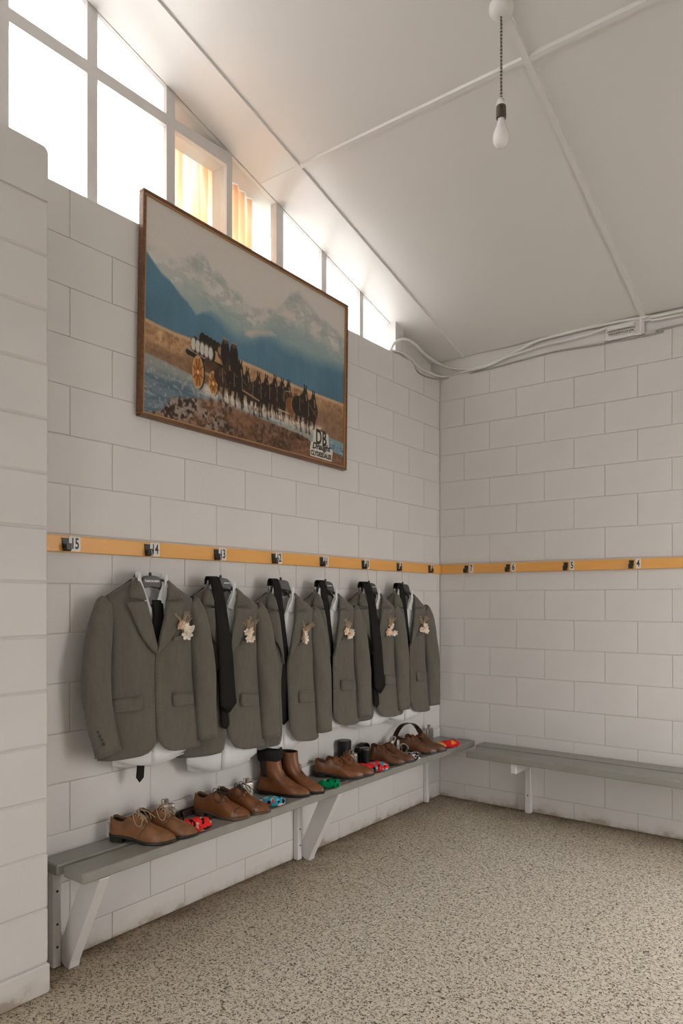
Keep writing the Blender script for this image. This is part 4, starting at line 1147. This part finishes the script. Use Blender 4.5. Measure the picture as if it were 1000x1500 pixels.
# chelsea boots: stacked outlines from the sole up to the shaft
def boot_dims(z):
    lf = interp([(.010, .284), (.022, .283), (.032, .277), (.042, .262), (.052, .236), (.062, .212), (.074, .188), (.088, .165), (.105, .146), (.125, .133), (.15, .126), (.18, .122), (.205, .121)], z)
    lb = interp([(.01, .0), (.03, -.003), (.06, -.001), (.09, .008), (.12, .012), (.16, .010), (.205, .006)], z)
    hw = interp([(.010, .047), (.03, .046), (.05, .041), (.07, .037), (.1, .036), (.13, .038), (.17, .041), (.205, .043)], z)
    bl = interp([(.0, 0), (.045, 0), (.10, 1)], z)
    return lf, lb, hw, bl
def boot_pt(z, th, off=0.0):
    """th: 0 front, pi back"""
    lf, lb, hw, bl = boot_dims(z)
    mid, hl = (lf + lb) / 2, (lf - lb) / 2
    x = mid + (hl + off) * math.cos(th)
    s = min(max((x - lb) / (lf - lb), 0), 1)
    yfoot = hw / .047 * interp(SB, s) * (1 - .25 * bl)
    yell = (hw + off) * abs(math.sin(th)) ** .9
    y = lerp(min(yfoot + off, (hw + off) * 1.02 * abs(math.sin(th)) ** .55), yell, bl)
    return Vector((x, math.copysign(y, math.sin(th)), z + interp([(0, .012), (.10, .004), (.17, 0), (.29, .002)], x) * max(0, 1 - z / .08)))
def make_boot(pos, ang, label):
    S = empty('chelsea_boot', pos, ang, label, 'boot', 'tan chelsea boots on the bench')
    zs = [.012, .02, .028, .036, .044, .052, .060, .070, .082, .096, .112, .13, .15, .17, .19, .202]
    ths = np.linspace(0, 2 * PI, 40, endpoint=False)
    m = MB(); m.grid([[boot_pt(z, t) for t in ths] for z in zs], 0, True)
    m.grid([[boot_pt(z, t, -.004) for t in ths] for z in (.202, .17, .12, .08)], 1, True)
    a, b = [boot_pt(.202, t) for t in ths], [boot_pt(.202, t, -.004) for t in ths]; m.grid([a, b], 0, True)
    m.build('upper', ['leather_boot', 'shoe_lining'], S, True)
    for sg in (-1, 1):
        rows = []
        for z in np.linspace(.092, .201, 9):
            k = (z - .092) / .109; c = 2.1; wd = .34 + .22 * k
            rows.append([boot_pt(z, sg * (c + wd * (j / 4 - 1)), .0014) for j in range(9)])
        m = MB(); m.grid(rows); solidify(m.build('elastic_gusset', 'elastic_dark', S, True), .002, 0)
    m = MB(); rows = []
    for zz, o_ in ((.0, .001), (.008, .004), (.0145, .004)):
        rows.append([(p.x, p.y, (p.z - .012) + zz if zz > 0 or p.x > .09 else max(p.z - .012, .0)) for p in [boot_pt(.012, t, o_) for t in ths]])
    m.grid(rows, 0, True, True); m.build('sole', 'sole_dark', S)
    m = MB(); m.grid([[(.002, -.012, z), (.0, .012, z), (.012, .030, z), (.035, .036, z), (.065, .036, z), (.066, -.036, z), (.035, -.036, z), (.012, -.030, z)] for z in (0, .016)], 0, True, True); m.build('heel', 'sole_dark', S)
    m = MB(); m.tube([boot_pt(.05, t, .0006) + Vector((-.03 * (1 - abs(t) / 1.1), 0, .012 * (1 - abs(t) / 1.1))) for t in np.linspace(-1.0, 1.0, 17)], .0008, 5); m.build('vamp_seam', 'sole_dark', S)
    return S
make_boot((.022, -1.955, bz), R(20), 'tan chelsea boot in front, with a black sock over its top')
make_boot((.034, -1.822, bz), R(10), 'bare-topped tan chelsea boot behind, with the green socks at its toe')
# black knitted sock stuffed over the front boot
kn = empty('black_sock', (.022, -1.955, bz), R(20), 'black knitted sock pulled over the top of the front boot', 'sock')
m = MB(); ths = np.linspace(0, 2 * PI, 36, endpoint=False)
def kp(z, t, off, dz=0): p = boot_pt(min(z, .2049), t, off); return Vector((p.x, p.y, z + dz + .004 * math.sin(3 * t) + .004 * math.sin(t + 1)))
m.grid([[kp(z, t, o_) for t in ths] for z, o_ in ((.176, .004), (.182, .0085), (.20, .0095), (.222, .009), (.232, .006), (.236, -.001), (.228, -.010), (.212, -.020), (.204, -.032))], 0, True, False)
last = [kp(.204, t, -.032) for t in ths]; m.add(last, [tuple(range(36))])
m.build('cuff', 'knit_black', kn, True)
m = MB()
for k_ in range(3):
    rows = [[(.062 + .028 * math.cos(t) * math.sin(p) + .012 * (k_ - 1), .018 * (k_ - 1) + .016 * math.sin(t) * math.sin(p), .218 + .010 * math.cos(p) + .006 * (k_ % 2)) for t in np.linspace(0, 2 * PI, 12, endpoint=False)] for p in np.linspace(.05, PI - .05, 8)]
    m.grid(rows, 0, True, True)
m.build('crumpled_toe', 'knit_black', kn, True)

# ------------------------------------------------------------------ folded socks
def make_socks(pos, ang, label, mats, size=(.13, .05, .034), seed=0):
    rnd = random.Random(seed)
    S = empty('folded_socks', pos, ang, label, 'socks', 'balled colourful socks beside the shoes')
    L, Wd, Hh = size
    for q, (cx, cy, sc) in enumerate(((-.25 * L, -.006, .82), (.18 * L, .006, 1.0))):
        rows = []; ph = rnd.uniform(0, 6)
        for i, p in enumerate(np.linspace(0, PI, 15)):
            row = []
            for t in np.linspace(0, 2 * PI, 22, endpoint=False):
                k = 1 + .10 * math.sin(3 * t + ph + 2 * p) + .06 * math.sin(9 * p + ph)
                x = -math.cos(p) * L * .36 * sc; rr = (math.sin(p) ** .6) * k
                y = rr * math.cos(t) * Wd * .5 * sc; z = rr * math.sin(t) * Hh * .5 * sc
                row.append((cx + x, cy + y, max(z + Hh * .5 * sc, .0)))
            rows.append(row)
        m = MB(); m.grid(rows, 0, True, True); m.build('sock', mats[q % len(mats)], S, True)
    return S
make_socks((.228, -2.615, bz), R(52), 'red socks with black print beside the leftmost pair of shoes', ['sock_red', 'sock_red_black'], (.20, .074, .060), 1)
make_socks((.225, -2.118, bz), R(32), 'teal, white and red patterned socks in front of the boots', ['sock_teal'], (.18, .068, .046), 2)
make_socks((.268, -1.672, bz), R(35), 'bright green socks at the toe of the rear boot', ['sock_green'], (.11, .060, .052), 3)
make_socks((.240, -1.235, bz), R(30), 'red and blue patterned socks at the toes of the fourth pair', ['sock_red', 'sock_red_blue'], (.19, .070, .060), 4)
make_socks((.262, -.855, bz), R(50), 'black and white patterned socks at the front edge of the bench', ['sock_grey'], (.15, .062, .056), 5)
make_socks((.250, -.372, bz), R(45), 'plain red socks with an orange cuff, farthest right on the bench', ['orange_knit', 'sock_orange_red'], (.19, .062, .052), 6)

# ------------------------------------------------------------------ flasks, tins, watch
def make_flask(pos, ang, label, h=.092, w=.074, d=.024):
    S = empty('hip_flask', pos, ang, label, 'flask', 'steel hip flasks on the bench')
    m = MB(); rows = []
    for z, k in ((0, .90), (.004, .98), (.012, 1), (h - .014, 1), (h - .005, .95), (h, .82)):
        row = []
        for t in np.linspace(0, 2 * PI, 32, endpoint=False):
            x = math.copysign(abs(math.cos(t)) ** .55, math.cos(t)) * w / 2 * k; y = math.copysign(abs(math.sin(t)) ** .7, math.sin(t)) * d / 2 * k + .006 * (1 - (2 * x / w) ** 2)
            row.append((x, y, z))
        rows.append(row)
    m.grid(rows, 0, True, True); m.build('body', 'brushed_steel', S, True)
    m = MB(); m.lathe([(0, 0), (.008, 0), (.008, .006), (.0105, .006), (.0105, .018), (.009, .020), (0, .020)], 18, c=(.0, .004, h)); m.build('cap', 'brushed_steel', S)
    m = MB(); m.box((-.003, -.002, h), (.003, .001, h + .026)); m.box((-.024, -.002, h + .0215), (.003, .001, h + .026)); m.box((-.026, -.002, h - .002), (-.022, .001, h + .026)); m.build('cap_hinge', 'brushed_steel', S)
    return S
make_flask((.070, -2.595, bz), R(72), 'steel hip flask behind the leftmost pair of shoes')
make_flask((.070, -2.085, bz), R(80), 'steel hip flask between the second pair of shoes and the boots', .086, .07)
make_flask((.040, -1.675, bz), R(82), 'steel hip flask peeking out behind the boots', .096, .074)
make_flask((.095, -1.222, bz), R(75), 'steel hip flask before the tall black tin', .086, .07)
make_flask((.100, -.765, bz), R(70), 'steel hip flask left of the belted shoes', .098, .074)
make_flask((.060, -.250, bz), R(75), 'steel hip flask nearest the corner', .098, .062)
t1 = empty('black_tin', (.050, -1.245, bz), 0, 'tall black cylindrical tin standing against the wall', 'tin')
m = MB(); m.lathe([(0, 0), (.038, 0), (.040, .003), (.040, .135), (0, .135)], 32); m.build('body', 'black_tin', t1)
m = MB(); m.lathe([(0, .1345), (.0412, .1345), (.0412, .162), (.0395, .165), (.036, .165), (.034, .1625), (0, .1625)], 32); m.build('lid', 'black_tin', t1)
m = MB(); m.lathe([(0, .1622), (.0345, .1622), (.0345, .1635), (0, .1635)], 32); m.build('lid_inset', 'tin_lid', t1)
t2 = empty('dark_tumbler', (.125, -1.135, bz), 0, 'dark grey lidded tumbler with pale lettering beside the fifth pair', 'tumbler')
m = MB(); m.lathe([(0, 0), (.026, 0), (.028, .003), (.031, .102), (0, .102)], 28); m.build('body', 'black_tin', t2, False)
m = MB(); m.lathe([(0, .1015), (.033, .1015), (.033, .110), (.029, .113), (0, .113)], 28); m.build('lid', 'tin_lid', t2)
# steel watch beside the corner pair
wt = empty('wrist_watch', (.118, -.700, bz), R(60), 'steel wrist watch standing between the flask and the belted shoe', 'watch')
m = MB(); ring = [(.030 * math.cos(a), 0, .034 + .034 * math.sin(a)) for a in np.linspace(.0, 2 * PI, 30, endpoint=False)]
rows = [[(x * k, y, .034 + (z - .034) * k) for k, y in ((1, -.010), (1, .010), (.92, .010), (.92, -.010))] for x, _, z in ring]; rows.append(rows[0]); m.grid(rows, 0, True); m.build('bracelet', 'brushed_steel', wt)
m = MB(); m.lathe([(0, -.004), (.019, -.004), (.020, .0), (.018, .005), (0, .005)], 24); me = m.mesh('watch_case', 'brushed_steel'); me.transform(Matrix.Rotation(R(90), 4, 'Y')); link('watch_case', me, wt, (.031, 0, .034))
m = MB(); m.lathe([(0, 0), (.015, 0), (.015, .001), (0, .001)], 24); me = m.mesh('watch_dial', 'ink_black'); me.transform(Matrix.Rotation(R(90), 4, 'Y')); link('watch_dial', me, wt, (.036, 0, .034))

# ------------------------------------------------------------------ belts
def ribbon(name, pts, wvec, width, th, mat, parent, k=6):
    """a strap along pts; wvec gives the width direction at each point (or one for all)"""
    P_ = catmull(pts, k); n = len(P_); rows = []
    Wd = [Vector(w) for w in wvec] if isinstance(wvec[0], (tuple, list)) else None
    for i, p in enumerate(P_):
        t = (P_[min(i + 1, n - 1)] - P_[max(i - 1, 0)]).normalized()
        w = Vector(wvec) if Wd is None else Wd[min(i // k, len(Wd) - 1)].lerp(Wd[min(i // k + 1, len(Wd) - 1)], (i % k) / k)
        w = (w - t * w.dot(t)).normalized(); nn = t.cross(w)
        rows.append([p + w * width / 2 * a + nn * th / 2 * b for a, b in ((-1, -1), (1, -1), (1, 1), (-1, 1))])
    m = MB(); m.grid(rows, 0, True, True); return m.build(name, mat, parent)
def buckle(par, loc, ax, w=.040, h=.034):
    ax = Vector(ax).normalized(); up = Vector((0, 0, 1))
    pts = [Vector(loc) + ax * a * w / 2 + up * b * h / 2 for a, b in ((-1, -1), (1, -1), (1, 1), (-1, 1))]
    m = MB(); m.tube(pts, .0028, 6, closed=True); return m.build('buckle', 'brushed_steel', par)
b1 = empty('leather_belt', (.03, -2.40, bz), 0, 'dark brown belt on edge along the wall behind the leftmost pairs', 'belt')
ribbon('strap', [(.045, -.128, .017), (.032, -.135, .0175), (.020, -.125, .018), (.008, -.09, .018), (.004, .0, .018), (.004, .12, .018), (.008, .2, .018)], (0, 0, 1), .033, .004, 'belt_brown', b1)
ribbon('strap_end', [(.060, -.118, .016), (.048, -.105, .0165), (.030, -.095, .017), (.022, -.05, .0175), (.020, .03, .018)], (0, 0, 1), .031, .004, 'belt_brown', b1)
m = MB(); m.tube([(.0455, -.129, .002), (.0455, -.129, .036)], .004, 8); m.build('belt_keeper', 'belt_brown', b1)
b3 = empty('black_strap', (.18, -1.62, bz), 0, 'narrow black strap lying flat behind the green socks', 'strap')
ribbon('strap', [(-.05, -.05, .002), (-.02, -.01, .0025), (.01, .02, .002), (.04, .07, .002), (.05, .13, .002)], (1, -.5, 0), .022, .003, 'belt_black', b3)
b4 = empty('leather_belt', (.046, -1.055, bz), 0, 'black belt coiled up on edge behind the fifth pair of shoes', 'belt')
sp = [(.0 + .012 * math.sin(a * .5), (.060 - .0045 * a / PI) * math.cos(a), .062 + (.060 - .0045 * a / PI) * math.sin(a)) for a in np.linspace(-PI / 2, PI * 4.2, 48)]
ribbon('strap', sp, (1, .15, 0), .034, .0038, 'belt_black', b4, 2)
buckle(b4, (.004, -.064, .085), (.6, .4, 0))
b6 = empty('leather_belt', (.06, -.60, bz), 0, 'dark brown belt standing in a tall loop over the corner shoes', 'belt')
arc = [(.060, -.190, .020), (.045, -.180, .075), (.025, -.130, .130), (.010, -.030, .172), (.010, .070, .172), (.016, .125, .150), (.035, .140, .118), (.065, .120, .098), (.095, .070, .088), (.120, .010, .082)]
ribbon('strap', arc, (1, .1, .0), .033, .004, 'belt_brown', b6)
ribbon('strap_end', [(.062, -.192, .0195), (.075, -.180, .012), (.090, -.15, .009)], (1, .2, .3), .031, .004, 'belt_brown', b6)
buckle(b6, (.070, -.165, .045), (.5, .8, 0), .04, .036)
